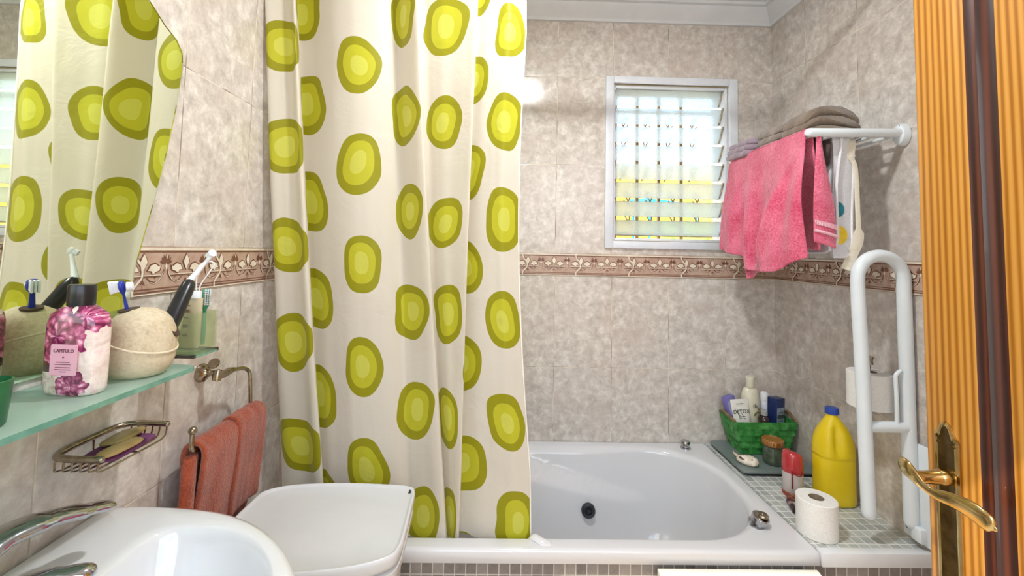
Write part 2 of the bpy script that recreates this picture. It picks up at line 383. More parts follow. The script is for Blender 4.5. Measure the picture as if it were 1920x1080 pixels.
# decorative border course
M_BB = NT('border_glaze'); n_ = M_BB.noise(28, 5, 0.6); M_BB.set(col=M_BB.ramp(n_.outputs[0], [(0.3, '#a58573'), (0.5, '#b79a89'), (0.7, '#c6ad9d')]), rough=0.3); M_BB.bump(n_.outputs[0], 0.2); M_BB = M_BB.m
M_BD = simple('border_line_brown', '#6a4334', '#7f5543', 40, 0.35); M_BLt = simple('border_cream', '#e6dccb', '#d9ccb8', 40, 0.3)
def border(name, length, place, phase):
    """place(u, v, d) -> world point, u along the wall in m, v 0..1 up, d off the wall"""
    b = nb(); H = BT-BB; W = 0.2325
    def fp(pts, d, mat): poly(b, [place(u, v, d) for u, v in pts], mat)
    def stroke(pts, w, d, mat):
        for (a, c) in zip(pts, pts[1:]):
            dx, dy = (c[0]-a[0]), (c[1]-a[1])*H; L = math.hypot(dx, dy) or 1; nx, ny = -dy/L*w/2, dx/L*w/2/H
            fp([(a[0]-nx, a[1]-ny), (c[0]-nx, c[1]-ny), (c[0]+nx, c[1]+ny), (a[0]+nx, a[1]+ny)], d, mat)
    # base slab
    A = [place(0, 0, 0.0), place(length, 0, 0.0), place(length, 1, 0.0), place(0, 1, 0.0)]; Bq = [place(0, 0, .003), place(length, 0, .003), place(length, 1, .003), place(0, 1, .003)]
    loft(b, [A, Bq], cap0=False)
    for v, wd, mt, d in ((0.955, .0055, 2, .0048), (0.895, .0022, 1, .0040), (0.12, .0022, 1, .0040), (0.06, .0024, 1, .0040), (0.015, .0022, 2, .0046)):
        stroke([(0, v), (length, v)], wd, d, mt)
    n = int(length/W)+2
    for k in range(-1, n):
        o = phase + k*W
        def inside(pts): return all(0.001 < p[0] < length-.001 for p in pts)
        def F(pts, d, mat):
            pts = [(o+u*W, v) for u, v in pts]
            if inside(pts): fp(pts, d, mat)
        def St(pts, w, d, mat):
            pts = [(o+u*W, v) for u, v in pts]
            if inside(pts): stroke(pts, w, d, mat)
        # wavy seam
        seam = [(0, 1), (0, .88), (.02, .76), (.075, .62), (.09, .48), (.085, .36), (.03, .22), (0, .14), (0, 0)]
        St([(u+.012, v) for u, v in seam[1:-1]], .006, .0040, 1); St(seam, .005, .0052, 2)
        for cu in (.345, .835):      # palmettes
            for a in (-72, -48, -24, 0, 24, 48, 72):
                s, c = math.sin(math.radians(a)), math.cos(math.radians(a)); L = .23
                tip = (cu+s*.075, .63+c*L); ba = (cu+s*.012, .63)
                px, py = c*.010, -s*.035
                F([ba, ((ba[0]*.4+tip[0]*.6)+px, (ba[1]*.4+tip[1]*.6)+py), tip, ((ba[0]*.4+tip[0]*.6)-px, (ba[1]*.4+tip[1]*.6)-py)], .0041, 1)
            F([(cu, .50), (cu+.014, .59), (cu, .66), (cu-.014, .59)], .0047, 2)
            F([(cu, .72), (cu+.008, .78), (cu, .84), (cu-.008, .78)], .0047, 2)
            # ribbon crossing and the scallops under it
            for s in (-1, 1):
                St([(cu+s*.02, .52), (cu+s*.03, .40), (cu+s*.06, .31), (cu+s*.11, .25), (cu+s*.16, .27), (cu+s*.205, .36)], .0024, .0041, 1)
                St([(cu+s*.03, .47), (cu+s*.045, .37), (cu+s*.075, .29), (cu+s*.12, .235), (cu+s*.165, .255)], .0015, .0045, 2)
                F([(cu+s*.115, .33), (cu+s*.13, .37), (cu+s*.115, .39), (cu+s*.10, .36)], .0041, 1)
        for cu in (.10, .59):        # fleurs
            sh = [(0, .50), (.022, .60), (.036, .68), (.022, .76), (0, .85), (-.022, .76), (-.036, .68), (-.022, .60)]
            F([(cu+u*1.35, .67+(v-.67)*1.18) for u, v in sh], .0040, 1); F([(cu+u, v) for u, v in sh], .0047, 2)
            for s in (-1, 1):
                lf = [(.045, .50), (.075, .61), (.12, .64), (.165, .58), (.18, .60), (.17, .50), (.13, .47), (.10, .42), (.085, .49)]
                q = [(cu+s*(.110+(u-.110)*1.22), .53+(v-.53)*1.30) for u, v in lf]; q2 = [(cu+s*u, v) for u, v in lf]
                F(q if s > 0 else q[::-1], .0040, 1); F(q2 if s > 0 else q2[::-1], .0047, 2)
            St([(cu-.19, .405), (cu+.19, .405)], .0018, .0046, 2); St([(cu-.19, .375), (cu+.19, .375)], .0016, .0043, 1)
            F([(cu-.03, .20), (cu, .33), (cu+.03, .20), (cu, .25)], .0041, 1); St([(cu, .22), (cu, .14)], .0012, .0041, 1)
    bmesh.ops.recalc_face_normals(b, faces=b.faces[:])
    return struct(name, b, [M_BB, M_BD, M_BLt], smooth=False)
H_ = BT-BB
border('trim_4', WR-WL-.006, lambda u, v, d: V((WL+.003+u, -d, BB+v*H_)), 0.093)
border('trim_5', 2.2, lambda u, v, d: V((WR-d, -.003-u, BB+v*H_)), 0.124)
border('trim_6', 2.2, lambda u, v, d: V((WL+d, -.003-2.2+u, BB+v*H_)), 0.2125)

# ---------------------------------------------------------------- window
win = thing('window_1', None, None, (0.75, 0, 1.41)); win['kind'] = 'structure'
b = nb()
def framebar(b, x0, x1, z0, z1, y0, y1): box(b, x0, x1, y0, y1, z0, z1, 0.003)
fx0, fx1, fz0, fz1 = 0.452, 1.046, 1.412, 2.182; fw = 0.036
framebar(b, fx0, fx0+fw, fz0, fz1, -.012, .01); framebar(b, fx1-fw, fx1, fz0, fz1, -.012, .01)
framebar(b, fx0+fw, fx1-fw, fz1-fw+.006, fz1, -.012, .01); framebar(b, fx0+fw, fx1-fw, fz0, fz0+fw-.004, -.012, .01)
framebar(b, WX0+.001, WX0+.014, WZ0, WZ1, .012, .13); framebar(b, WX1-.014, WX1-.001, WZ0, WZ1, .012, .13)
framebar(b, WX0+.015, WX1-.015, WZ0+.001, WZ0+.013, .012, .13); framebar(b, WX0+.015, WX1-.015, WZ1-.014, WZ1-.001, .012, .13)
obj('window_frame', b, M_ALU, win)
m = NT('ribbed_glass'); nn = m.noise(260, 2, 0.5); n5 = m.noise(60, 3, 0.5)
gl = m.n('ShaderNodeBsdfGlossy'); gl.inputs['Roughness'].default_value = 0.18
tl = m.n('ShaderNodeBsdfTranslucent'); tl.inputs[0].default_value = hexc('#dfe4e1')
trn = m.n('ShaderNodeBsdfTransparent'); trn.inputs[0].default_value = hexc('#e8eff2')
rf = m.n('ShaderNodeBsdfRefraction'); rf.inputs['Roughness'].default_value = 0.45; rf.inputs['IOR'].default_value = 1.08; rf.inputs[0].default_value = hexc('#dbe6ee')
bp = m.n('ShaderNodeBump'); bp.inputs['Strength'].default_value = 1.0; bp.inputs['Distance'].default_value = 0.004; m.l(nn.outputs[0], bp.inputs['Height'])
for q in (gl, tl, rf): m.l(bp.outputs[0], q.inputs['Normal'])
a = m.n('ShaderNodeMixShader'); a.inputs[0].default_value = 0.10; m.l(rf.outputs[0], a.inputs[1]); m.l(trn.outputs[0], a.inputs[2])
c_ = m.n('ShaderNodeMixShader'); c_.inputs[0].default_value = 0.34; m.l(a.outputs[0], c_.inputs[1]); m.l(tl.outputs[0], c_.inputs[2])
d_ = m.n('ShaderNodeMixShader'); d_.inputs[0].default_value = 0.10; m.l(c_.outputs[0], d_.inputs[1]); m.l(gl.outputs[0], d_.inputs[2]); m.l(d_.outputs[0], m.out.inputs[0])
M_RIB = m.m
M_SLE = simple('slat_edge_glass', '#7d7458', '#94896a', 60, .3)
for k in range(8):
    zt = 2.137 - k*0.0855
    y0, y1, dz = .030, .064, .064
    b = nb(); nrm = V((0, dz, -(y1-y0))).normalized() if False else V((0, dz, (y1-y0))).normalized()*0.0022
    A = [V((WX0+.018, y0, zt)), V((WX1-.018, y0, zt)), V((WX1-.018, y1, zt-dz)), V((WX0+.018, y1, zt-dz))]
    loft(b, [[p-nrm for p in A], [p+nrm for p in A]])
    sl = obj('louvre_slat', b, [M_RIB, M_SLE], win, smooth=False)
    for p in sl.data.polygons:
        if p.area < .012: p.material_index = 1
    for x in (WX0+.016, WX1-.019):
        b = nb(); M_ = Matrix()
        tube(b, [V((x+.0015, y0-.006, zt+.006)), V((x+.0015, y0+.012, zt-.028)), V((x+.0015, y1, zt-dz+.004))], .0035, 8); box(b, x-.001, x+.004, y0-.010, y0+.010, zt-.004, zt+.006, .001)
        obj('slat_clip', b, M_NIC, sl)
b = nb(); tube(b, [(WX1-.018, .022, 1.60), (WX1-.030, -.012, 1.60), (WX1-.030, -.016, 1.655)], .005, 8, roundcap=True); obj('crank_handle', b, M_ALU, win)
# wrought-iron grille outside
gr = thing('window_grille', 'ochre painted iron grille with curled scrolls outside the louvre window', 'grille', (0.75, 0.19, 1.44))
b = nb()
for x in (0.548, 0.655, 0.762, 0.872): box(b, x-.007, x+.007, .185, .199, 1.42, 2.17, .001)
box(b, 0.46, 1.04, .187, .197, 1.475, 1.489); box(b, 0.46, 1.04, .187, .197, 2.08, 2.094)
obj('bar', b, M_IRON, gr)
for cx_ in (0.505, 0.60, 0.708, 0.82, 0.94):
    for cz in (1.56, 1.66, 1.79, 1.93, 2.03):
        b = nb(); s = 1 if int(cx_*100+cz*100) % 2 else -1
        pts = [V((cx_+s*(.026*(1-t*.55))*math.cos(1.1+t*4.6*1), .192, cz+(.030*(1-t*.45))*math.sin(1.1+t*4.6))) for t in [i/16 for i in range(17)]]
        tube(b, [V((cx_-s*.03, .192, cz-.045))]+pts, .0032, 6); obj('scroll', b, M_IRON, gr)
# outside
b = nb(); box(b, -2.5, 5.0, 3.2, 3.5, -.5, 2.46)
tag(obj('courtyard_wall', b, M_YEL, loc=(1.0, 3.2, 0), smooth=False), 'sunlit yellow rendered wall across the courtyard outside the window', kind='structure')
b = nb(); loft(b, [[V((1.45, 2.4, 1.88)), V((2.25, 2.4, 1.80)), V((2.25, 3.0, 1.86)), V((1.45, 3.0, 1.94))], [V((1.45, 2.4, 1.95)), V((2.25, 2.4, 1.87)), V((2.25, 3.0, 1.93)), V((1.45, 3.0, 2.01))]])
b2 = b; box(b2, 1.48, 1.50, 2.42, 2.44, 0, 1.90); box(b2, 2.20, 2.22, 2.96, 2.98, 0, 1.88); box(b2, 2.20, 2.22, 2.42, 2.44, 0, 1.83); box(b2, 1.48, 1.50, 2.96, 2.98, 0, 1.96)
tag(obj('canopy', b, simple('blue_tarp', '#1388c4', '#1f9ad6', 5, 0.5), loc=(1.85, 2.7, 0), smooth=False), 'blue tarpaulin canopy on posts seen through the lower louvres', 'canopy')
b = nb()
for k in range(60):
    random.seed(k); c0 = V((random.uniform(1.40, 2.1), random.uniform(2.0, 2.25), random.uniform(1.50, 1.68))); a = random.uniform(0, PI)
    d = V((math.cos(a), .2*math.sin(a), math.sin(a)))*.06; e = V((-d.z, random.uniform(-.02, .02), d.x))*.4
    poly(b, [c0-d, c0+e, c0+d, c0-e])
box(b, 1.42, 2.08, 2.05, 2.22, 0, 1.55)
tag(obj('hedge', b, simple('leaf_green', '#7f9a3e', '#9bb055', 10, 0.7), loc=(1.75, 2.15, 0), smooth=False), 'low green hedge in the courtyard below the blue canopy', 'hedge')

# ---------------------------------------------------------------- bathtub
ZR = 0.584; TX0, TX1, TY0, TY1 = WL+.002, 0.893, -0.680, -0.002
OX0, OX1, OY0, OY1 = -0.62, 0.848, -0.631, -0.048
tub = thing('bathtub', 'white acrylic built-in bathtub behind the spotted curtain', 'bathtub', (0.1, -0.34, 0.19))
b = nb(); rings = []
def TR(x0, x1, y0, y1, r, z): return rrect(x0, x1, y0, y1, r, z, 12, 30)
for ins, z, r in ((.004, .546, .006), (.0, .549, .008), (.0, .576, .010), (.002, .581, .012), (.007, .584, .016), (.012, .5845, .02)):
    rings.append(TR(TX0+ins, TX1-ins, TY0+ins, TY1-ins, r, z))
R0 = (.25, .10, .10, .25)
prof = [(-.006, 0), (0, .0015), (.007, .006), (.013, .014)]+[(.013+.16*(q-.014), q) for q in [.020+.008*i for i in range(23)]]+[(.044, .206), (.049, .23), (.057, .26), (.069, .29), (.084, .32), (.104, .345), (.13, .365), (.165, .377), (.21, .382)]
def sm(x): x = max(0, min(1, x)); return x*x*(3-2*x)
for ins, d in prof:
    ins = ins
    rs = [max(.02, q-ins*.6) for q in R0]
    pts = TR(OX0+ins*1.7, OX1-ins*1.15, OY0+ins, OY1-ins, rs, ZR-d)
    for p in pts:
        # armrest sculpted in the back side, sweeping down towards the right end
        wy = sm((p.y+.34)/.14)
        if wy > 0:
            amp = 0.125*max(0, min(1, (.60-p.x)/.60))**.8*wy
            dc = .016+.175*max(0, min(1, (p.x-.02)/.58))
            p.y -= amp*sm((d-dc+.008)/.018)
            if p.x < .55: p.y -= .012*wy*sm(d/.02)*sm((.6-p.x)/.3)
    rings.append(pts)
cen = rings[-1]
for s in (.75, .45, .15):
    c0 = V((.1, -.34, ZR-.385)); rings.append([c0+(p-c0)*s if False else V((c0.x+(p.x-c0.x)*s, c0.y+(p.y-c0.y)*s, ZR-.384)) for p in cen])
loft(b, rings, cap0=False, cap1=True)
obj('basin', b, M_ACR, tub, angle=60)
jet = V((0.345, -0.150, 0.452))
def disc_along(b, c, prof, ax, seg=24, mat=0):
    q = V((0, 0, 1)).rotation_difference(V(ax).normalized()).to_matrix().to_4x4()
    lathe(b, prof, c, seg, mat, q)
JETY = -.048-.013-.16*.176-.125*((.60-.358)/.60)**.8-.012*.9-.006
b = nb(); disc_along(b, (0.358, JETY, 0.394), [(.001, .012), (.008, .013), (.010, .006), (.012, .006), (.014, .014), (.022, .016), (.026, .012), (.027, .0)], (0, -1, .14)); obj('water_jet', b, M_DK, tub)
def tub_knob(x, y, r, h, name, tilt=(0, 0, 1), top=True):
    b = nb(); disc_along(b, (x, y, ZR), [(r*1.15, 0), (r*1.15, .004), (r*.8, .007), (r*.8, h*.4), (r, h*.5), (r, h*.92), (r*.9, h), (r*.3, h*.97)], tilt, 28); obj(name, b, M_CHR, tub)
tub_knob(0.786, -0.056, .018, .030, 'air_control_knob')
tub_knob(0.790, -0.561, .024, .030, 'jet_control_knob', (0.15, -.25, 1))
b = nb(); lathe(b, [(.002, .003), (.004, .006), (.014, .007), (.017, .003), (.017, 0)][::-1], (0.80, -.566, ZR+.028), 20); obj('knob_cap', b, M_NIC, tub)
b = nb(); tube(b, catmull([(0.095, -.628, ZR-.012), (0.108, -.634, ZR+.004), (0.128, -.650, ZR+.003), (0.150, -.656, ZR-.002)], 5), [.010]*16, 10, flat=(.7, 1.2), roundcap=True)
bmesh.ops.delete(b, geom=[], context='VERTS')
obj('sealant_bead', b, M_ACR, tub)

# tiled surround: apron under the tub, ledge at its right end
M_MA = mosaic_mat('mosaic_apron', 'X', 'Z', 0.012, 0.5415, '#6e6763', '#857d78', '#9c948e', '#c2bdb6')
M_ML = mosaic_mat('mosaic_ledge', 'X', 'Y', 0.905, -0.008, '#9fa5a4', '#b3b8b5', '#cacdc9', '#eeede8')
b = nb(); box(b, WL+.002, 1.206, -.668, -.655, 0, .5455)
tag(obj('tiled_apron', b, M_MA, loc=(.25, -.66, 0), smooth=False), 'grey-brown mosaic tiled panel closing the front below the bathtub rim', 'tiled panel')
led = thing('tiled_ledge', 'grey mosaic tiled ledge between the bathtub end and the right wall', 'ledge', (1.05, -.33, .5))
b = nb(); box(b, .8935, 1.2065, -.655, -.002, .545, .5805); obj('ledge_top', b, M_ML, led, smooth=False)
b = nb(); box(b, .8945, 1.2065, -.682, -.656, .546, .5825, .0015); obj('edge_strip', b, M_WHITE, led)
# wooden box front under the tub lip
cab = thing('wooden_box', 'pale pine box with cream moulded top edge against the tub front', 'box', (.66, -.74, 0))
b = nb(); loft(b, [[V((x, -.690, .5455)), V((x, -.700, .5455)), V((x, -.722, .538)), V((x, -.735, .531)), V((x, -.735, .525)), V((x, -.690, .525))] for x in (.438, .872)])
obj('moulded_top', b, simple('cream_paint', '#e9e6d8', '#e2dfcf', 9, 0.5), cab, angle=30)
b = nb(); box(b, .445, .455, -.732, -.690, .0, .525); box(b, .860, .870, -.732, -.690, .0, .525); box(b, .455, .860, -.732, -.722, .0, .525, .001); obj('box_body', b, M_PINEL, cab, smooth=False)
for xs in (.56, .72):
    b = nb(); box(b, xs, xs+.025, -.736, -.7321, .3, .525, .001); obj('slat', b, M_PINE, cab, smooth=False)

# ---------------------------------------------------------------- shower rod and curtain
rod = thing('curtain_rail', 'white shower curtain rail above the front edge of the bathtub', 'rail', (0.25, -.635, 2.30))
b = nb(); tube(b, [(WL+.004, -.635, 2.30), (1.204, -.635, 2.30)], .0125, 16); obj('rail_tube', b, M_WHITE, rod)
for x in (WL+.002, 1.194):
    b = nb(); box(b, x, x+.012, -.665, -.605, 2.27, 2.33, .003); obj('rail_bracket', b, M_WHITE, rod)
# knots: (x, y) at the top (z=1.96), (x, y) at the bottom (z=.72); the cloth hangs free between
KN = [((-.694, -.652), (-.640, -.555)), ((-.684, -.668), (-.618, -.582)), ((-.655, -.655), (-.585, -.590)), ((-.625, -.650), (-.545, -.592)), ((-.606, -.668), (-.515, -.610)), ((-.601, -.660), (-.497, -.607)), ((-.612, -.625), (-.508, -.580)), ((-.628, -.602), (-.520, -.572)),
      ((-.607, -.600), (-.503, -.570)), ((-.575, -.612), (-.480, -.590)), ((-.530, -.635), (-.440, -.605)), ((-.480, -.652), (-.405, -.616)), ((-.431, -.656), (-.371, -.618)), ((-.385, -.646), (-.330, -.614)), ((-.352, -.628), (-.292, -.606)), ((-.333, -.606), (-.262, -.588)), ((-.316, -.612), (-.240, -.592)),
      ((-.290, -.640), (-.205, -.605)), ((-.262, -.662), (-.172, -.618)), ((-.247, -.664), (-.152, -.618)), ((-.250, -.635), (-.154, -.592)), ((-.262, -.606), (-.166, -.575)), ((-.240, -.598), (-.158, -.572)), ((-.215, -.610), (-.146, -.585)), ((-.190, -.622), (-.136, -.598)), ((-.155, -.634), (-.125, -.606)),
      ((-.118, -.650), (-.113, -.614)), ((-.092, -.664), (-.103, -.617)), ((-.086, -.658), (-.102, -.606)), ((-.095, -.625), (-.112, -.585)), ((-.105, -.603), (-.114, -.574)), ((-.085, -.598), (-.092, -.575)), ((-.060, -.612), (-.055, -.596)), ((-.030, -.626), (-.015, -.606)), ((-.012, -.632), (.020, -.612)), ((.012, -.640), (.047, -.617)), ((.036, -.630), (.070, -.612)), ((.062, -.618), (.096, -.607))]
def cs(k):  return KN[k]
NK = len(KN)
ZT, ZBm = 2.285, 0.560
def kpt(k, z):
    t = (1.96-z)/(1.96-.72); a, c = KN[k]
    tt = max(-.35, min(1.12, t)); e = tt if tt < 0 else tt**1.15; bow = -.026*math.sin(PI*max(0, min(1, (t+.08)*.95)))*sm((k-24)/13)
    return V((a[0]+(c[0]-a[0])*e+bow, a[1]+(c[1]-a[1])*max(-.1, min(1.0, t)), 0))
SUB = 7
def row(z):
    return catmull([kpt(k, z) for k in range(NK)], SUB)
mid = row(1.45); arc = [0]
for a, c in zip(mid, mid[1:]): arc.append(arc[-1]+(c-a).length)
NZ = 70
rows = [row(ZT+(ZBm-ZT)*j/NZ) for j in range(NZ+1)]
b = nb(); NU = len(mid)-1
def cf(u, v):
    i = round(u*NU); j = round(v*NZ); z = ZT+(ZBm-ZT)*v; p = rows[j][i].copy()
    n = noise.noise(V((arc[i]*9, z*3.0, 1.7)))*.004 + noise.noise(V((arc[i]*30, z*1.6, 4)))*.0016
    p.y += n + (.004*math.sin(arc[i]*21+z*2.0)*0.5); p.z = z
    p.y = max(p.y, -.6265) if z < .62 else p.y
    return p
uvk = lambda u, v: (arc[min(NU, round(u*NU))], ZT+(ZBm-ZT)*v)
grid(b, cf, NU, NZ, 0, uvk)
# spots: (cloth position of the column, height of one spot, size)
def ak(k, f=0): return arc[min(NU, k*SUB+f)]
COL = [(ak(2, 3), 1.679, .066), (ak(8, 0), 1.812, .066), (ak(12, 0), 1.632, .062), (ak(16, 4), 1.786, .056), (ak(24, 0), 1.768, .056), (ak(30, 4), 1.622, .062), (ak(35, 1), 1.762, .054)]
m = NT('spotted_curtain'); uvn = m.n('ShaderNodeUVMap'); 
nz = m.noise(5.5, 1, 0.4, uvn.outputs[0]); sb = m.n('ShaderNodeVectorMath', operation='SUBTRACT'); m.l(nz.outputs['Color'], sb.inputs[0]); sb.inputs[1].default_value = (.5, .5, .5)
sc = m.n('ShaderNodeVectorMath', operation='SCALE'); m.l(sb.outputs[0], sc.inputs[0]); sc.inputs['Scale'].default_value = 0.062
ad = m.n('ShaderNodeVectorMath', operation='ADD'); m.l(uvn.outputs[0], ad.inputs[0]); m.l(sc.outputs[0], ad.inputs[1])
sx = m.n('ShaderNodeSeparateXYZ'); m.l(ad.outputs[0], sx.inputs[0]); cr = None; cid = None
PER = 0.288
for uk, vk, hw in COL:
    du = m.math('DIVIDE', m.math('SUBTRACT', sx.outputs[0], uk), hw)
    vv = m.math('FRACT', m.math('DIVIDE', m.math('SUBTRACT', sx.outputs[1], vk-PER/2), PER))
    dv = m.math('DIVIDE', m.math('MULTIPLY', m.math('SUBTRACT', vv, .5), PER), .084)
    r = m.math('POWER', m.math('ADD', m.math('POWER', m.math('ABSOLUTE', du), 2.3), m.math('POWER', m.math('ABSOLUTE', dv), 2.3)), 1/2.3)
    cr = r if cr is None else m.math('MINIMUM', cr, r)
spot = m.ramp(m.math('MULTIPLY', cr, .5), [(0, '#dcdc5c'), (.185, '#cdcb2f'), (.355, '#a39f12'), (.50, '#ebe4d6')], 'CONSTANT')
m.set(col=spot, rough=0.45, spec=0.3, sheen=0.2)
wr = m.noise(7, 4, 0.6, uvn.outputs[0], 0.5); m.bump(wr.outputs[0], 0.25, 0.02)
tl = m.n('ShaderNodeBsdfTranslucent'); m.l(spot, tl.inputs[0]); mx = m.n('ShaderNodeMixShader'); mx.inputs[0].default_value = 0.38
m.l(m.b.outputs[0], mx.inputs[1]); m.l(tl.outputs[0], mx.inputs[2]); m.l(mx.outputs[0], m.out.inputs[0])
cur = thing('shower_curtain', 'cream shower curtain with olive and lime spots hanging in the bathtub', 'curtain', (-.3, -.62, .56))
obj('curtain_cloth', b, m.m, cur, smooth='keep', angle=180)
b = nb(); hem = [cf(1, j/NZ)+V((.0015, -.001, 0)) for j in range(NZ+1)]; tube(b, hem, .0022, 6); obj('side_hem', b, simple('curtain_hem', '#efeae0', rough=.6), cur)
for k in (1, 5, 12, 19, 27, 35):
    p = kpt(k, ZT); b = nb(); tube(b, [V((p.x, -.635+.026*math.cos(a), 2.292+.026*math.sin(a))) for a in [2*PI*i/18 for i in range(18)]], .0022, 6, closed=True); obj('curtain_ring', b, M_WHITE, cur)

# ---------------------------------------------------------------- mirror, glass shelf
mo = [(-.30, 0), ]
mir = thing('mirror', 'frameless wall mirror with shaped edge above the glass shelf', 'mirror', (WL, -1.3, 1.18))
YC = -1.37
half = [(0, 1.965), (.12, 1.960), (.22, 1.925), (.30, 1.865), (.345, 1.835), (.378, 1.820), (.396, 1.800), (.400, 1.770), (.397, 1.735), (.385, 1.655), (.362, 1.53), (.333, 1.42), (.314, 1.345), (.305, 1.28), (.300, 1.185)]
right_ = [(YC+a, z) for a, z in half]; left_ = [(YC-a, z) for a, z in half[1:]][::-1]
out = left_+right_
b = nb()
ringA = [V((WL+.001, y, z)) for y, z in out]; cy_, cz_ = YC, 1.55
def shrink(p, d): return V((p.x, cy_+(p.y-cy_)*(1-d/.38), cz_+(p.z-cz_)*(1-d/.38)))
r1 = [p+V((.004, 0, 0)) for p in ringA]; r2 = [shrink(p, .004)+V((.005, 0, 0)) for p in ringA]
loft(b, [ringA, r1], cap0=True, cap1=False); 
obj('mirror_edge', b, simple('mirror_edge_grey', '#6d6c60', '#7b7a6c', 20, .3), mir, smooth=False)
b = nb(); loft(b, [r1, r2], cap0=False, cap1=True)
mm = NT('mirror_silver').set(col='#e4ead8', metal=1.0, rough=0.012).m
obj('mirror_glass', b, mm, mir, smooth=False)
b = nb()
SHZ = 1.172
sh = thing('glass_shelf', 'green-tinted clear glass shelf fixed to the tiles under the mirror', 'shelf', (WL, -1.4, SHZ-.008))
poly_ = [(WL+.001, -1.80), (-.56, -1.80), (-.545, -1.79), (-.545, -1.098), (-.550, -1.090), (-.556, -1.087), (WL+.001, -1.070)]
bt_ = [V((x, y, SHZ-.008)) for x, y in poly_]; tp = [V((x, y, SHZ)) for x, y in poly_]
loft(b, [bt_, tp]); M_GS = thin_glass('shelf_glass', '#cfe6da', 0.42, 0.03); M_GE = simple('glass_edge_green', '#5f8f7d', '#78a693', 30, .15)
o = obj('glass_plate', b, [M_GS, M_GE], sh, smooth=False)
for p in o.data.polygons:
    if abs(p.normal.z) < .5: p.material_index = 1
for y in (-1.20, -1.70):
    b = nb(); box(b, WL, WL+.022, y-.012, y+.012, SHZ-.02, SHZ-.0085, .003); obj('shelf_support', b, M_CHR, sh)

# toothbrush holder
CUP = V((-.600, -1.150, SHZ))
M_STONE = NT('sandstone'); n_ = M_STONE.noise(180, 4, .7); n2_ = M_STONE.noise(18, 4, .6); M_STONE.set(col=M_STONE.ramp(M_STONE.math('ADD', M_STONE.math('MULTIPLY', n_.outputs[0], .5), M_STONE.math('MULTIPLY', n2_.outputs[0], .5)), [(.32, '#a8977a'), (.5, '#c9b99c'), (.68, '#d9ccb2')]), rough=.75); M_STONE.bump(n_.outputs[0], .35, .001); M_STONE = M_STONE.m
th = thing('toothbrush_holder', 'round sand-coloured stone toothbrush holder with wavy ridge on the shelf', 'toothbrush holder', CUP)
prof = [(.001, 0), (.028, 0), (.036, .003), (.043, .014), (.047, .028), (.0492, .044), (.0490, .060), (.0465, .076), (.041, .090), (.032, .101), (.018, .109), (.001, .1115)]
b = nb(); R = lathe(b, prof, CUP, 48)
for v in b.verts:
    q = v.co-CUP; a = math.atan2(q.y, q.x); zr_ = .055-.016*math.cos(a)
    if q.z < zr_ and q.z > .001: v.co.x = CUP.x+q.x*(1.035); v.co.y = CUP.y+q.y*1.035
obj('holder_body', b, M_STONE, th, angle=60)
b = nb(); pts = []
for i in range(48):
    a = 2*PI*i/48; z = .055-.016*math.cos(a); rr = .0496 if z < .058 else .0496-(z-.058)*.12; pts.append(CUP+V((rr*math.cos(a)*1.01, rr*math.sin(a)*1.01, z)))
tube(b, pts, .0018, 6, closed=True); obj('ridge', b, simple('pale_stone', '#dccfb6', '#cdbfa3', 120, .7), th)
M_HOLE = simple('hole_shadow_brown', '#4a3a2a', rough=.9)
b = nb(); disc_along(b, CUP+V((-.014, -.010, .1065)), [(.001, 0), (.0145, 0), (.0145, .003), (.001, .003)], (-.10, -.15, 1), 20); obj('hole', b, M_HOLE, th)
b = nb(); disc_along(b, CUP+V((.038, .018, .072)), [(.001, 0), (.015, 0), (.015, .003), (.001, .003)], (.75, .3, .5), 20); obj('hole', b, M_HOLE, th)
def toothbrush(base, head, facing, name, label, hc, wc, W=.010):
    t = thing(name, label, 'toothbrush', base)
    d = (head-base); L = d.length; d.normalize()
    f = V(facing); f = (f-d*f.dot(d)).normalized(); s = d.cross(f)
    b = nb(); pts = [base+d*L*k for k in (0, .25, .5, .62, .7, .8, .95, 1.0)]; rad = [.004, .0045, .0038, .0035, .0075, .0090, .0085, .005]
    tube(b, pts, rad, 10, flat=(1, 1)); 
    for v in b.verts:
        q = v.co-base; k = q.dot(f); v.co -= f*k*.45
    obj('handle', b, hc, t, angle=60)
    b = nb(); 
    for i in range(8):
        for j in (-1, 0, 1):
            o = base+d*(L*(.74+.032*i))+s*j*.0042+f*.002
            tube(b, [o, o+f*W+d*.0006*(i-3.5)], [.0017, .0019], 6)
    obj('bristles', b, wc, t)
    return t
M_BLUE = simple('toothbrush_blue', '#1c2f93', '#2438a6', 20, .3); M_BRI = simple('bristle_white', '#e9ebee', '#dcdfe4', 400, .7)
M_GRN = simple('toothbrush_green', '#3b8f72', '#55a88b', 20, .25)
tb = toothbrush(CUP+V((-.014, -.010, .098)), CUP+V((-.023, -.020, .156)), (-.75, -.45, 0), 'toothbrush', 'blue manual toothbrush with white bristles standing in the stone holder', M_BLUE, M_BRI, .013)
b = nb(); o = CUP+V((-.022, -.019, .146)); disc_along(b, o+V((.006, .004, 0)), [(.001, 0), (.008, 0), (.007, .008), (.001, .009)], (.75, .45, .1), 14); obj('tongue_scraper', b, M_BRI, tb)
et = thing('electric_toothbrush', 'black electric toothbrush with white brush head leaning out of the stone holder', 'electric toothbrush', CUP+V((.035, .02, .06)))
A = V((-.580, -1.128, 1.232)); Bp = V((-.586, -1.062, 1.322)); Cp = V((-.5585, -1.045, 1.372))
A = V((-.578, -1.122, 1.240))
b = nb(); tube(b, [A, A.lerp(Bp, .25), A.lerp(Bp, .8), A.lerp(Bp, .94), Bp], [.0125, .0135, .0125, .0105, .006], 20); obj('grip', b, M_BLK, et)
dd = (Cp-Bp); 
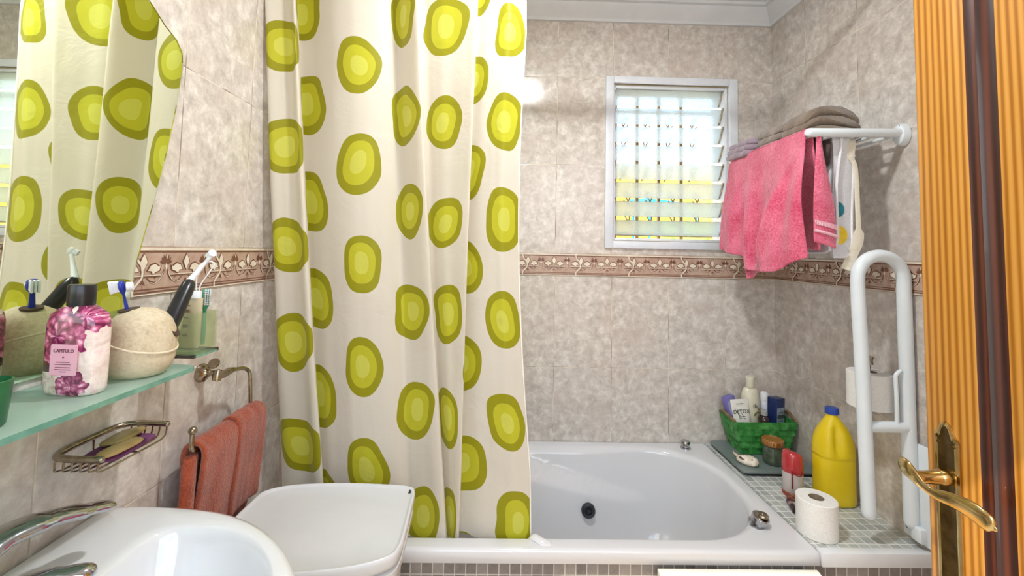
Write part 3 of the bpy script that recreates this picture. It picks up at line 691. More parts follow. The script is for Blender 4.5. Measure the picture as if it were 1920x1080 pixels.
b = nb(); tube(b, [Bp-dd*.02, Bp+dd*.25, Bp+dd*.6, Bp+dd*.92], [.0065, .0050, .0036, .0034], 12); obj('brush_stem', b, M_BRI, et)
b = nb(); disc_along(b, Bp+dd*1.0+V((-.003, 0.0, 0)), [(.001, 0), (.0068, 0), (.0075, .003), (.0070, .006), (.005, .007), (.001, .0072)], (.75, -.35, .35), 18); disc_along(b, Bp+dd*1.0+V((-.003, 0.0, 0)), [(.001, -.009), (.0055, -.009), (.0060, 0), (.001, 0)], (.75, -.35, .35), 14); obj('brush_head', b, M_BRI, et)

# pink floral pump bottle
BC = V((-.614, -1.243, SHZ))
m = NT('floral_print'); tc = m.n('ShaderNodeTexCoord'); s = m.n('ShaderNodeSeparateXYZ'); m.l(tc.outputs['Object'], s.inputs[0])
def flower(cx, cz, R, seed):
    du = m.math('SUBTRACT', s.outputs['X'], cx); dv = m.math('SUBTRACT', s.outputs['Z'], cz)
    r = m.math('SQRT', m.math('ADD', m.math('MULTIPLY', du, du), m.math('MULTIPLY', dv, dv)))
    a = m.math('ARCTAN2', dv, du)
    cb = m.n('ShaderNodeCombineXYZ'); m.l(m.math('MULTIPLY', m.math('SINE', a), 1.6), cb.inputs[0]); m.l(m.math('MULTIPLY', m.math('COSINE', a), 1.6), cb.inputs[1]); m.l(m.math('ADD', m.math('MULTIPLY', r, 70), seed), cb.inputs[2])
    vo = m.n('ShaderNodeTexVoronoi', feature='SMOOTH_F1'); vo.inputs['Scale'].default_value = 1.35; vo.inputs['Smoothness'].default_value = .25
    nv_ = m.noise(75, 2, .5, tc.outputs['Object']); av_ = m.n('ShaderNodeVectorMath', operation='ADD'); m.l(cb.outputs[0], av_.inputs[0]); m.l(nv_.outputs['Color'], av_.inputs[1]); m.l(av_.outputs[0], vo.inputs['Vector'])
    pet = m.ramp(vo.outputs['Distance'], [(0.10, '#efc3d3'), (.28, '#d67fa2'), (.48, '#ad4575'), (.68, '#6a1b43')])
    nz = m.noise(60, 2, .5, tc.outputs['Object'])
    mask = m.math('LESS_THAN', m.math('ADD', r, m.math('MULTIPLY', m.math('SUBTRACT', nz.outputs[0], .5), .03)), R)
    return pet, mask
bgc = m.ramp(m.noise(45, 4, .6, tc.outputs['Object'], .8).outputs[0], [(.35, '#d9c2bb'), (.55, '#eee0d8'), (.7, '#e3b9c0')])
left = m.math('LESS_THAN', m.math('ADD', s.outputs['X'], m.math('MULTIPLY', s.outputs['Z'], .25)), -.006)
low = m.math('LESS_THAN', s.outputs['Z'], .075)
c = m.mix(m.math('MULTIPLY', left, low), bgc, '#3b1526')
fl2 = m.math('LESS_THAN', s.outputs['Z'], .034); c = m.mix(m.math('MULTIPLY', fl2, left), c, m.ramp(m.noise(70, 4, .6, tc.outputs['Object'], 1).outputs[0], [(.4, '#b39a8c'), (.6, '#ddd0c4')]))
for cx_, cz_, R_, sd in ((.012, .016, .022, 3), (.026, .112, .020, 9), (-.012, .084, .040, 0)):
    pet, mask = flower(cx_, cz_, R_, sd); c = m.mix(mask, c, pet)
m.set(col=c, rough=.12, coat=.6)
M_FLO = m.m
pb = thing('soap_bottle', 'bottle printed with pink peonies and a pink label on the glass shelf', 'bottle', BC)
rotB = Matrix.Rotation(math.radians(-4), 4, 'Z')
def BL(x, y, z): return BC + (rotB @ V((x, y, z)))
rings = []
for z, hw, hd in ((0, .033, .014), (.002, .038, .018), (.010, .0405, .020), (.045, .0405, .021), (.085, .0405, .021), (.100, .0400, .021), (.113, .036, .020), (.121, .026, .016), (.126, .0155, .0135), (.128, .0125, .0125)):
    rings.append([BL(hw*math.copysign(abs(math.cos(t))**.62, math.cos(t)), hd*math.copysign(abs(math.sin(t))**.75, math.sin(t)), z) for t in [2*PI*i/48 for i in range(48)]])
b = nb(); loft(b, rings); ob = obj('bottle_body', b, M_FLO, pb, angle=60)
b = nb(); lathe(b, [(.0150, .125), (.0160, .127), (.0160, .154), (.0150, .156), (.001, .1562)], BC, 32)
obj('cap', b, M_BLK, pb)
# label plate with its lettering
lm = frame_M(BL(.005, -.0225, .052), rotB @ V((1, 0, 0)), (0, 0, 1))
b = nb(); pts = [lm @ V((x, y, 0)) for x, y in [(p.x, p.y) for p in rrect(-.0195, .0195, -.021, .022, .002, 0, 3, 2)]]; pts2 = [lm @ V((x, y, .0012)) for x, y in [(p.x, p.y) for p in rrect(-.0195, .0195, -.021, .022, .002, 0, 3, 2)]]
loft(b, [pts, pts2]); obj('label', b, simple('label_pink', '#dfa3b6', '#e3adbe', 20, .5), pb, smooth=False)['label'] = 'pink rectangular label with dark lettering'
b = nb(); T = lambda x, y: lm @ Matrix.Translation((x, y, .0014))
text_bm(b, 'CAPITULO', .0068, T(0, .013), sx=.95); text_bm(b, '+', .006, T(0, .004))
for k, wd in enumerate((.020, .024, .022, .024, .009)):
    y = -.003-.0030*k - (.0012 if k > 1 else 0); box(b, -wd/2, wd/2, y, y+.0008, 0.0, .0003, M=lm @ Matrix.Translation((0, 0, .0013)))
obj('lettering', b, simple('label_ink', '#5a2436', rough=.6), pb, smooth=False)
# green cup at the frame's left edge
gc = thing('green_cup', 'dark green cup at the near end of the glass shelf', 'cup', (-.600, -1.372, SHZ))
b = nb(); lathe(b, [(.001, 0), (.020, 0), (.0225, .003), (.026, .050), (.0262, .054), (.0245, .0545), (.021, .006), (.001, .005)], (-.600, -1.372, SHZ), 32); obj('cup_body', b, simple('deep_green', '#1e5a34', '#2a6c41', 30, .3), gc)

# glass tumbler on its wall bracket
tu = thing('glass_tumbler', 'square clear glass tumbler in a wall bracket beyond the shelf end', 'tumbler', (-.632, -.985, 1.168))
b = nb(); ro = [rrect(-.665, -.600, -1.018, -.950, .006, z, 3, 2) for z in (1.170, 1.252)]; ri = [rrect(-.662, -.603, -1.015, -.953, .005, z, 3, 2) for z in (1.252, 1.178)]
loft(b, ro+ri); obj('glass_body', b, thin_glass('tumbler_glass', '#eef2e2', .10, .04), tu, angle=30)
b = nb(); box(b, WL+.001, -.598, -1.021, -1.016, 1.166, 1.1735, .001); box(b, WL+.001, -.598, -.952, -.947, 1.166, 1.1735, .001); box(b, -.603, -.5975, -1.0155, -.9525, 1.166, 1.1695, .001, 1); box(b, -.697, -.603, -1.0155, -.9525, 1.1665, 1.1695, 0, 1); obj('bracket', b, [simple('smoked_metal', '#55504a', '#6e6860', 30, .25, metal=.8), M_GE], tu)
tpn = thing('toothpaste_tube', 'squeezed pale beige toothpaste tube with brown lettering in the glass tumbler', 'toothpaste', (-.640, -.985, 1.18))
b = nb(); 
rings = []
for t in [i/10 for i in range(11)]:
    z = 1.180+.100*t; hw = .0215-.006*t; hd = .0085*(.35+.65*t) if t < .9 else .0065
    c0 = V((-.634+.006*t, -.990+.006*t, z)); rings.append([c0+V((hw*math.cos(a), hd*math.sin(a), 0)) for a in [2*PI*i/24 for i in range(24)]])
loft(b, rings); obj('tube_body', b, simple('tube_beige', '#b8a888', '#cabd9f', 25, .4), tpn, angle=60)
b = nb(); lathe(b, [(.0105, 0), (.0105, .012), (.009, .014), (.001, .0142)], (-.628, -.984, 1.280), 18); obj('tube_cap', b, M_BRI, tpn)
b = nb(); lm = frame_M((-.6335, -1.0005, 1.235), (0, 0, 1), (-1, 0, 0)) ; text_bm(b, 'BIO 250', .0125, lm @ Matrix.Translation((0, .000, 0)), sx=1) if False else None
for zz, hh in ((1.205, .008), (1.222, .012), (1.240, .006), (1.252, .012), (1.265, .004)):
    box(b, -.640, -.630, -1.0012+(zz-1.18)*.05, -1.0002+(zz-1.18)*.05, zz, zz+hh*.55)
obj('printing', b, simple('tube_ink', '#6f5f49', rough=.6), tpn, smooth=False)
toothbrush(V((-.626, -.958, 1.180)), V((-.628, -.953, 1.296)), (.8, -.6, 0), 'toothbrush', 'green manual toothbrush standing in the square glass tumbler', M_GRN, simple('bristle_beige', '#cfc4b0', '#bcd6e0', 300, .7), .009)
fl = thing('tongue_cleaner', 'bent white wire hook rising behind the green toothbrush', 'tongue cleaner', (-.638, -.965, 1.18))
b = nb(); tube(b, catmull([(-.640, -.962, 1.180), (-.634, -.960, 1.262), (-.636, -.962, 1.300), (-.622, -.955, 1.332), (-.616, -.950, 1.350), (-.628, -.958, 1.354), (-.640, -.965, 1.338), (-.640, -.966, 1.285)], 5), .0013, 8); obj('wire', b, M_BRI, fl)

# ---------------------------------------------------------------- soap dish
sd = thing('soap_dish', 'tarnished metal wire soap basket fixed to the left wall tiles', 'soap dish', (-.65, -1.12, 1.03))
b = nb(); zr = 1.057
tube(b, catmull([(-.612, -1.062, zr), (-.640, -1.060, zr), (-.672, -1.060, zr), (-.691, -1.078, zr), (-.693, -1.12, zr), (-.692, -1.165, zr), (-.682, -1.192, zr), (-.655, -1.199, zr), (-.608, -1.199, zr)], 5), .0052, 10, roundcap=True); obj('rim', b, M_NIC, sd)
b = nb()
for k in range(6):
    x = -.678+.0130*k
    tube(b, catmull([(x, -1.197, zr), (x, -1.198, zr-.014), (x, -1.190, zr-.022), (x+.001, -1.13, zr-.0225), (x+.001, -1.075, zr-.0225), (x, -1.062, zr-.014), (x, -1.061, zr)], 4), .0015, 6)
tube(b, [(-.692, -1.12, zr-.002), (-.691, -1.12, zr-.022), (-.613, -1.12, zr-.025)], .0018, 6)
obj('wire', b, M_NIC, sd)
def softblock(b, c, sx_, sy_, sz_, rot=0, tilt=(0, 0), n=24, wob=.0, e=.55):
    rings = []
    for i in range(9):
        t = -1+2*i/8; q = (1-abs(t)**3.0)**.42 if abs(t) < 1 else .25
        z = t*sz_/2; ring = []
        for k in range(n):
            a = 2*PI*k/n; x = sx_/2*q*math.copysign(abs(math.cos(a))**e, math.cos(a)); y = sy_/2*q*math.copysign(abs(math.sin(a))**e, math.sin(a))
            p = V((x, y, z)); p += V((1, 1, 1))*wob*noise.noise(p*60+V(c))
            ring.append(p)
        rings.append(ring)
    M = Matrix.Translation(V(c)) @ Matrix.Rotation(rot, 4, 'Z') @ Matrix.Rotation(tilt[0], 4, 'X') @ Matrix.Rotation(tilt[1], 4, 'Y')
    loft(b, [[M @ p for p in r] for r in rings])
b = nb(); softblock(b, (-.645, -1.122, 1.0415), .060, .110, .011, .05, (0, .03), wob=.002)
tag(obj('purple_sponge', b, simple('purple_sponge', '#5d2a55', '#75406a', 60, .8, .4, 150), loc=(-.645, -1.122, 1.036)), 'dark purple flat soap sliver lying in the bottom of the wire basket', 'soap')
b = nb(); softblock(b, (-.650, -1.110, 1.055), .040, .074, .011, .15, (-.03, -.12), wob=.001)
tag(obj('soap_bar', b, simple('brown_soap', '#8c7645', '#a18a58', 40, .35), loc=(-.650, -1.11, 1.05)), 'olive brown bar of soap lying on top in the wire basket', 'soap')
b = nb(); softblock(b, (-.622, -1.148, 1.0535), .026, .070, .009, -.10, (.02, .10), wob=.001)
tag(obj('soap_bar', b, simple('tan_soap', '#b08f5a', '#bf9f6b', 40, .35), loc=(-.622, -1.148, 1.05)), 'thin tan soap sliver at the front edge of the wire basket', 'soap')

# ---------------------------------------------------------------- towel ring and orange towel
tr_ = thing('towel_holder', 'nickel swing towel holder on the left wall below the tumbler bracket', 'towel holder', (WL, -.87, 1.09))
b = nb(); disc_along(b, (WL, -.850, 1.090), [(.021, 0), (.022, .004), (.020, .010), (.012, .014), (.009, .020), (.001, .021)], (1, 0, 0), 24)
tube(b, [(WL+.015, -.850, 1.090), (WL+.042, -.850, 1.090)], .007, 10); disc_along(b, (WL+.040, -.850, 1.085), [(.001, -.014), (.009, -.012), (.011, 0), (.009, .012), (.001, .014)], (0, .2, 1), 16); disc_along(b, (WL+.03, -.85, 1.112), [(.001, -.003), (.012, -.003), (.013, 0), (.012, .003), (.001, .003)], (0, -.6, .5), 16); obj('wall_mount', b, M_NIC, tr_)
RX = -.642
b = nb(); tube(b, [(RX, -.858, 1.089), (RX, -.835, 1.091), (RX, -.812, 1.089)], [.009, .0085, .005], 12)
tube(b, catmull([(RX, -.825, 1.090), (RX, -.79, 1.085), (RX, -.765, 1.077), (RX, -.748, 1.062), (RX, -.742, 1.03), (RX, -.736, .975), (RX, -.735, .950), (RX+.002, -.742, .938), (RX+.004, -.78, .938), (RX+.006, -.87, .946), (RX+.006, -.935, .955), (RX+.006, -.955, .962), (RX+.006, -.958, .985), (RX+.006, -.957, .996)], 4), .0048, 10); obj('ring', b, M_NIC, tr_)
b = nb(); bmesh.ops.create_uvsphere(b, u_segments=14, v_segments=10, radius=.0085, matrix=Matrix.Translation((RX+.006, -.957, 1.002))); obj('ball_end', b, M_NIC, tr_)
M_OT = terry('orange_terry', '#823821', '#b25637', 200, 1.0, .005)
ot = thing('hand_towel', 'folded rust orange terry hand towel hanging on the nickel holder', 'towel', (RX, -.84, .66))
def drape(name, parent, mat, y0, y1, bar, drop_f, drop_b, xf, xb, zf, t, nu=44, nv=36, seedv=0, amp=.006, waves=3.0, yshear=0.0, flare=0, sub=1):
    """cloth hung over a bar running along y. xf, xb: x of front and back sheets at the hem; bar(y)->(x,z)"""
    b = nb()
    Lf, Lb = drop_f, drop_b
    def f(u, v):
        y = y0+(y1-y0)*u; bx, bz = bar(y)
        s = -Lf(u)+(Lf(u)+Lb(u))*v; R = .009+t
        fold = math.sin(u*PI*2*waves+seedv)*.6+math.sin(u*PI*2*waves*1.7+seedv*2.1)*.4
        if s < -R*1.2:
            d = -s-R*1.2; k = d/max(.001, Lf(u)); x = bx-R+(xf)*sm(min(1, k*1.1))-abs(fold)*amp*sm(k*1.6)*1.2; z = bz-d
        elif s > R*1.2:
            d = s-R*1.2; k = d/max(.001, Lb(u)); x = bx+R+(xb)*sm(min(1, k*1.1))+fold*amp*.7*sm(k*2); z = bz-d
        else:
            a = s/(R*1.2)*PI/2; x = bx+R*math.sin(a); z = bz+R*math.cos(a)
        y += (1-min(1, abs(s)/.1))*0 + noise.noise(V((u*4, s*9, seedv)))*.004 + yshear*abs(s)
        z += noise.noise(V((u*6, s*6, seedv+5)))*.003
        return V((x+noise.noise(V((u*8, s*14, seedv+9)))*.0022, y, z))
    grid(b, f, nu, nv)
    return solid(obj(name, b, mat, parent, smooth='keep', angle=180), t, sub)
barO = lambda y: (RX+.004, .945)
for (ya, yb, dx, sv, lf, zz) in ((-.828, -.712, .003, 1.0, .270, .014), (-.945, -.800, -.012, 4.0, .275, .006)):
    drape('towel_fold', ot, M_OT, ya, yb, lambda y, z=zz, d=dx: (RX+.004+d*.3, .945+z), lambda u, L=lf: L, lambda u: .24, .014-dx*.5 if False else .010, -.016, 0, .012, 20, 40, sv, .006, 1.1)
b = nb()
def f(u, v):
    return V((RX-.012+.016*math.sin(v*PI*.5)+.012*math.sin(u*PI), -.955-.045*v**.8+.03*u, .948-.26*v))
grid(b, f, 10, 24); solid(obj('towel_fold', b, M_OT, ot, smooth='keep', angle=180), .016, 1)

# ---------------------------------------------------------------- wash basin and tap
sk = thing('wash_basin', 'white ceramic wall-hung wash basin with rounded front', 'wash basin', (-.47, -1.36, .75))
SY = -1.385; SZ = .922
def halfcurve(pts): return pts
ctl = [(-.697, .300), (-.640, .308), (-.560, .305), (-.470, .288), (-.390, .250), (-.320, .190), (-.268, .110), (-.245, .0)]
def D_ring(sc, z, ctl_=ctl, dx=0):
    P = [V((x, y*1.0, 0)) for x, y in ctl_]; full = P+[V((p.x, -p.y, 0)) for p in P[:-1]][::-1]
    c = catmull(full, 8)
    # back edge closes the loop along the wall
    back = [c[-1].lerp(c[0], i/16) for i in range(1, 16)]
    return [V((p.x+dx, SY+p.y, z)) for p in c+back]
def inset_ring(d, z):
    c0 = V((-.47, SY, z)); return [p+(c0-p).normalized()*d for p in D_ring(1, z)]
bowlctl = [(-.556, .205), (-.545, .236), (-.500, .250), (-.440, .243), (-.380, .212), (-.325, .155), (-.296, .085), (-.286, .0)]
rings = []
def lerp_ring(A, B, t): return [a.lerp(c, t) for a, c in zip(A, B)]
low = [V((-.47+(p.x+.47)*.42-.10, SY+(p.y-SY)*.40, .76)) for p in D_ring(1, .76)]
mid_ = [V((-.47+(p.x+.47)*.93-.02, SY+(p.y-SY)*.93, .845)) for p in D_ring(1, .845)]
for p in low+mid_: p.x = max(p.x, WL+.002)
rings += [low, lerp_ring(low, mid_, .45), mid_, D_ring(1, .880), D_ring(1, .912)]
for p in rings[1]: p.z -= .012
R_ = inset_ring(.004, .919); rings.append(R_)
for i, p in enumerate(R_): p.x = max(p.x, WL+.002)
R2 = inset_ring(.012, SZ); rings.append(R2)
for p in R2: p.x = max(p.x, WL+.003)
B0 = D_ring(1, SZ, bowlctl)
rings += [lerp_ring(R2, B0, .45), lerp_ring(R2, B0, .86)]
cB = V((-.425, SY, 0))
for s, dz in ((1, .001), (.985, .004), (.965, .012), (.94, .028), (.90, .052), (.83, .080), (.70, .108), (.50, .124), (.25, .131), (.08, .133)):
    rings.append([V((cB.x+(p.x-cB.x)*s, cB.y+(p.y-cB.y)*s, SZ-dz)) for p in B0])
b = nb(); loft(b, rings); obj('basin', b, M_CER, sk, angle=70)
b = nb(); lathe(b, [(.02, 0), (.022, .002), (.012, .004), (.001, .003)], (cB.x, SY, SZ-.1345), 24); obj('waste', b, M_CHR, sk)
tap = thing('basin_tap', 'chrome single-lever mixer tap on the back ledge of the wash basin', 'tap', (-.632, -1.345, SZ))
b = nb(); lathe(b, [(.030, 0), (.031, .004), (.028, .008), (.0265, .035), (.028, .052), (.0275, .060), (.018, .067), (.001, .069)], (-.632, -1.345, SZ-.001), 32)
tube(b, catmull([(-.628, -1.342, SZ+.030), (-.600, -1.325, SZ+.034), (-.565, -1.305, SZ+.036), (-.540, -1.292, SZ+.034)], 5), [.019]*6+[.017]*5+[.015]*5, 16, flat=(.75, 1.0), roundcap=True); obj('tap_body', b, M_CHR, tap)
b = nb(); disc_along(b, (-.546, -1.294, SZ+.022), [(.001, 0), (.011, 0), (.012, .006), (.011, .012), (.001, .012)], (0, 0, 1), 20); obj('aerator', b, M_CHR, tap)
b = nb(); lathe(b, [(.020, .066), (.024, .070), (.023, .084), (.012, .092), (.001, .094)], (-.632, -1.345, SZ-.001), 28)
tube(b, catmull([(-.632, -1.350, SZ+.080), (-.626, -1.315, SZ+.091), (-.613, -1.272, SZ+.089), (-.600, -1.225, SZ+.076), (-.594, -1.205, SZ+.070)], 5), [.026]*5+[.023]*5+[.019]*5+[.015]*6, 16, flat=(.50, 1.05), roundcap=True); obj('lever', b, M_CHR, tap)

# ---------------------------------------------------------------- laundry bin
hb = thing('laundry_bin', 'white plastic laundry bin with flat hinged lid between basin and bathtub', 'laundry bin', (-.40, -.85, 0))
lid = [(-.604, -.772), (-.598, -.735), (-.560, -.710), (-.50, -.697), (-.40, -.691), (-.30, -.695), (-.235, -.703), (-.212, -.722), (-.205, -.80), (-.200, -.88), (-.199, -.935), (-.214, -.970), (-.28, -1.000), (-.40, -1.020), (-.52, -1.025), (-.590, -1.000), (-.604, -.93), (-.606, -.85)]
def lidring(s, z, dy=0): 
    c0 = V((-.40, -.85, 0)); return [V((c0.x+(p.x-c0.x)*s, c0.y+(p.y-c0.y)*s+dy, z)) for p in catmull([(x, y, 0) for x, y in lid], 5, True)]
b = nb(); Z0 = .762
loft(b, [lidring(.93, Z0-.032), lidring(.975, Z0-.030), lidring(.995, Z0-.020), lidring(1.0, Z0-.008), lidring(.995, Z0-.002), lidring(.983, Z0), lidring(.968, Z0-.0005), lidring(.955, Z0-.004), lidring(.93, Z0-.006), lidring(.6, Z0-.0065), lidring(.2, Z0-.006)]); obj('lid', b, M_PLA, hb, angle=60)
b = nb(); loft(b, [lidring(.72, .0), lidring(.80, .30), lidring(.87, Z0-.12), lidring(.90, Z0-.062), lidring(.955, Z0-.060), lidring(.985, Z0-.052), lidring(.985, Z0-.038), lidring(.95, Z0-.0345)]); obj('bin_body', b, M_PLA, hb, angle=60)
b = nb(); box(b, -.228, -.221, -.731, -.716, Z0-.0058, Z0-.0035, 0); obj('hinge_slot', b, M_DK, hb, smooth=False)
b = nb(); tube(b, catmull([(-.600, -.735, .735), (-.56, -.704, .738), (-.50, -.690, .741), (-.40, -.6835, .743), (-.30, -.6865, .742), (-.225, -.695, .738)], 5), .0052, 8, flat=(2.4, .8), roundcap=True); obj('back_strip', b, M_SLATE, hb)['label'] = 'slate blue strip along the back of the lid'  # slate-coloured strip along the rear edge of the lid

# ---------------------------------------------------------------- towel rack
rk = thing('towel_rack', 'white tubular towel rack on the right wall carrying towels', 'towel rack', (1.1, -.42, 1.76))
def arm(y):
    b = nb(); tube(b, [(.915, y, 1.762), (1.19, y, 1.768)], .0135, 16, roundcap=True); obj('arm', b, M_GRIP, rk)
    b = nb(); rings = []
    for x, s in ((1.2065, 1), (1.198, 1), (1.188, .86), (1.183, .5)):
        rings.append([V((x, y+.004+.024*s*math.cos(a)*(1.0), 1.768+.034*s*math.sin(a)-.004)) for a in [2*PI*i/28 for i in range(28)]])
    loft(b, rings); f_ = obj('wall_flange', b, M_GRIP, rk)
    for zz, tz in ((1.789, .35), (1.742, -.35)):
        b = nb(); disc_along(b, (1.1885, y, zz), [(.001, 0), (.0035, 0), (.0035, .0015), (.001, .0015)], (-1, 0, tz), 12); obj('screw', b, M_DK, f_)
arm(-.635); arm(-.205)
for x, r in ((.925, .007), (.99, .0055), (1.05, .0055), (1.11, .0055), (1.165, .0055)):
    b = nb(); tube(b, [(x, -.63, 1.757), (x, -.21, 1.757)], r, 10); obj('rail', b, M_GRIP, rk)
# pink towel over the outer rail
M_PK = terry('pink_terry', '#c2365b', '#ea7f99', 170, 1.0, .004)
pk = thing('pink_towel', 'bright pink terry bath towel draped over the outer rail of the rack', 'towel', (.92, -.42, 1.35))
def sfront(u):   # u 0 far .. 1 near
    return .355+.03*math.sin(u*PI*.9)+.04*sm((u-.25)/.2)*(1-sm((u-.75)/.3))+.015*u
def pinkf(u, v):
    # v 0 at the top, 1 at the hem of the room side sheet
    L = sfront(u); d = L*v; y = -.198-.432*u
    fold = .6*math.sin(u*19+v*2.2*(u-.4)*3)+.4*math.sin(u*33+1)
    big = math.sin(u*8.2+.6+v*1.1)
    k = sm(v*1.5)
    x = .912-.006-.030*sm(v*1.2)*(.4+.6*math.sin(u*PI))-.013*fold*k-.017*big*k
    x -= .020*k*math.exp(-((u-(1.0-.50*v))/.055)**2) + .014*k*math.exp(-((u-(.30+.12*v))/.05)**2)
    # hem gathers towards the near bottom corner
    y += .045*v*(1-u)*.6 - .012*v*u + .018*v*math.sin(u*9)
    z = 1.770-d+noise.noise(V((u*5, v*3, 2)))*.004
    if v < .05: x += .012*(1-v/.05)*.6; z = 1.7715-d*.8
    return V((x, y, z))
b = nb(); grid(b, pinkf, 70, 46); solid(obj('front_sheet', b, M_PK, pk, smooth='keep', angle=180), .006, 1)
def pinkb(u, v):
    L = .33+.03*u; y = -.225-.400*u; k = sm(v*1.4)
    x = .928+.006+.036*k*(.55+.45*u)+.007*k*math.sin(u*15+v*3)
    if v < .05: x -= .010*(1-v/.05)
    return V((x, y+.02*v*u, 1.770-L*v))
b = nb(); grid(b, pinkb, 40, 34); solid(obj('back_sheet', b, M_PK, pk, smooth='keep', angle=180), .006, 1)
b = nb(); grid(b, lambda u, v: V((.912+.022*v, -.205-.420*u, 1.7715+.006*math.sin(v*PI))), 30, 6); solid(obj('top_fold', b, M_PK, pk, smooth='keep', angle=180), .006, 1)
# near return of the back sheet, turned to the room with its woven stripes
def pinkr(u, v):
    k = sm(v*1.3); x0 = .936+.0*k; x1 = .950+.040*k
    return V((x0-.016*k+(x1-x0+.012*k)*u, -.6325-.006*math.sin(u*PI)-.004*k, 1.765-.330*v-.020*u*v))
b = nb(); grid(b, pinkr, 14, 34); solid(obj('side_return', b, M_PK, pk, smooth='keep', angle=180), .005, 1)
b = nb()
for k in range(16):
    u = (k+.5)/16; p = pinkr(u, .80); q = pinkr(min(1, u+.03), .84); tube(b, [p+V((0, -.0055, 0)), q+V((0, -.0055, 0))], .0016, 6)
pts = [pinkr(i/10, .895)+V((0, -.0052, 0)) for i in range(11)]; tube(b, pts, .0042, 8); 
obj('woven_stripe', b, terry('pale_pink', '#e8a7b8', '#f2c6d0', 300, .5), pk)['label'] = 'pale pink woven stripes'
# loose corner below the hem
def pinkc(u, v):
    return V((.878+.016*u+.006*math.sin(u*7), -.330-.115*u-.03*v*(1-u), 1.405-.098*v*(1-.55*u)-.01*math.sin(u*3)))
b = nb(); grid(b, pinkc, 14, 14); solid(obj('loose_corner', b, M_PK, pk, smooth='keep', angle=180), .006, 1)

def folded(name, label, cx, cy, z0, wx, wy, layers, t, mat, group=None, rot=0, sag=.004, seedv=0, arch=0):
    root = thing(name, label, 'towel', (cx, cy, z0), group)
    b = nb()
    for L in range(layers):
        rings = []
        for j in range(15):
            yy = -wy/2+wy*j/14; ring = []
            for k in range(28):
                a = 2*PI*k/28; ca, sa = math.cos(a), math.sin(a)
                w_ = wx/2*(1-.03*L+.02*math.sin(j*.9+L+seedv)); h = t*.56*(1 if 0 < j < 14 else .75)
                x = (w_-h)*(math.copysign(min(1, abs(ca)*1.9), ca))+h*ca; z = h*math.copysign(abs(sa)**.75, sa)
                ed = sm((abs(x)/(wx/2)-.55)/.45)
                z -= sag*ed*(1+L)*.6; z += arch*math.cos(min(1, abs(x)/(wx/2))*PI/2)*(L+1)/layers
                p = V((x, yy, z0-z0+t*.5+L*t*.93+z)); p.z += .0035*noise.noise(V((x*14, yy*14, seedv+L)))
                ring.append(p)
            rings.append(ring)
        M = Matrix.Translation((cx, cy, z0)) @ Matrix.Rotation(rot, 4, 'Z')
        loft(b, [[M @ p for p in r] for r in rings])
    o = obj('folded_cloth', b, mat, root, angle=180)
    return root
zt_ = 1.7645
folded('folded_towel', 'mauve grey folded towel at the window end of the rack', 1.035, -.265, zt_, .285, .125, 3, .024, terry('mauve_terry', '#8d7c88', '#aa9aa6', 300, .7), 'folded towels on the rack', 0, .004, 1)
folded('folded_towel', 'grey-taupe folded towel with pale edge, middle one on the rack', 1.015, -.405, zt_, .185, .10, 3, .027, terry('taupe_terry', '#7f7368', '#a0958a', 300, .7), 'folded towels on the rack', 0, .006, 5, .012)
folded('folded_towel', 'thick brown folded towel at the near end of the rack', 1.012, -.548, zt_, .185, .105, 3, .027, terry('brown_terry', '#6c5d50', '#8d7d6e', 300, .7), 'folded towels on the rack', 0, .012, 9, .020)
# hanging things on the inner rails
dt = thing('brown_hanging_towel', 'dark brown striped cloth hanging inside the rack behind the pink towel', 'towel', (.99, -.42, 1.5))
drape('cloth', dt, terry('dark_brown_terry', '#4c3a38', '#6b5450', 300, .7), -.600, -.24, lambda y: (.99, 1.7575), lambda u: .27, lambda u: .10, .0, .0, 0, .004, 30, 30, 2, .003, 2)
wt = thing('white_towel', 'white towel with blue and yellow dots hanging behind the pink towel', 'towel', (1.05, -.42, 1.39))
def whf(u, v):
    y = -.235-.385*u; 
    r = .05; L = .365; z = 1.772-L*v
    if z < 1.407+r and y < -.62+r:
        d = (1.407+r-z); k = r-math.sqrt(max(0, r*r-d*d)); y = max(y, -.62+k*1.0)
    return V((1.028-.020*sm(v*2)+.006*math.sin(u*12), y, z))
b = nb(); grid(b, whf, 40, 40); solid(obj('cloth', b, terry('white_terry', '#cfcfd6', '#e6e6ea', 300, .7), wt, smooth='keep', angle=180), .005, 1)
b = nb(); pts = [whf(1, j/40)+V((-.002, -.003, 0)) for j in range(41)]; tube(b, pts, .0042, 8); pts = [whf(i/40, 1)+V((-.001, 0, -.001)) for i in range(41)]; tube(b, pts, .0042, 8); obj('hem', b, terry('white_hem', '#d9d9df', '#eeeef2', 300, .5), wt)
def whs(u, v):
    w_ = .060-.0*v; z = 1.765-.372*v; x = 1.000+w_*u
    if u > .45 and v > .84: z = max(z, 1.393+.055*(1-math.sqrt(max(0, 1-((u-.45)/.55)**2))))
    return V((x-.004*sm(v*2)+.004*math.sin(v*6), -.612-.004*math.sin(u*PI), z))
b = nb(); grid(b, whs, 14, 40); solid(obj('side_fold', b, bpy.data.materials['white_terry'], wt, smooth='keep', angle=180), .005, 1)
b = nb(); tube(b, [whs(1, j/40)+V((.001, -.002, 0)) for j in range(37)]+[whs(1-i/14, 1)+V((0, -.002, 0)) for i in range(1, 15)], .0040, 8); obj('side_hem', b, bpy.data.materials['white_hem'], wt)
def sdot(x, z, r, mat, nm):
    b = nb(); pts = [V((x+r*math.cos(a)*.9, -.6190, z+r*math.sin(a))) for a in [2*PI*i/24 for i in range(24)]]; pts = [p for p in pts if p.x > .998]
    loft(b, [pts, [p+V((0, -.0012, 0)) for p in pts]]); obj(nm, b, mat, wt, smooth=False)
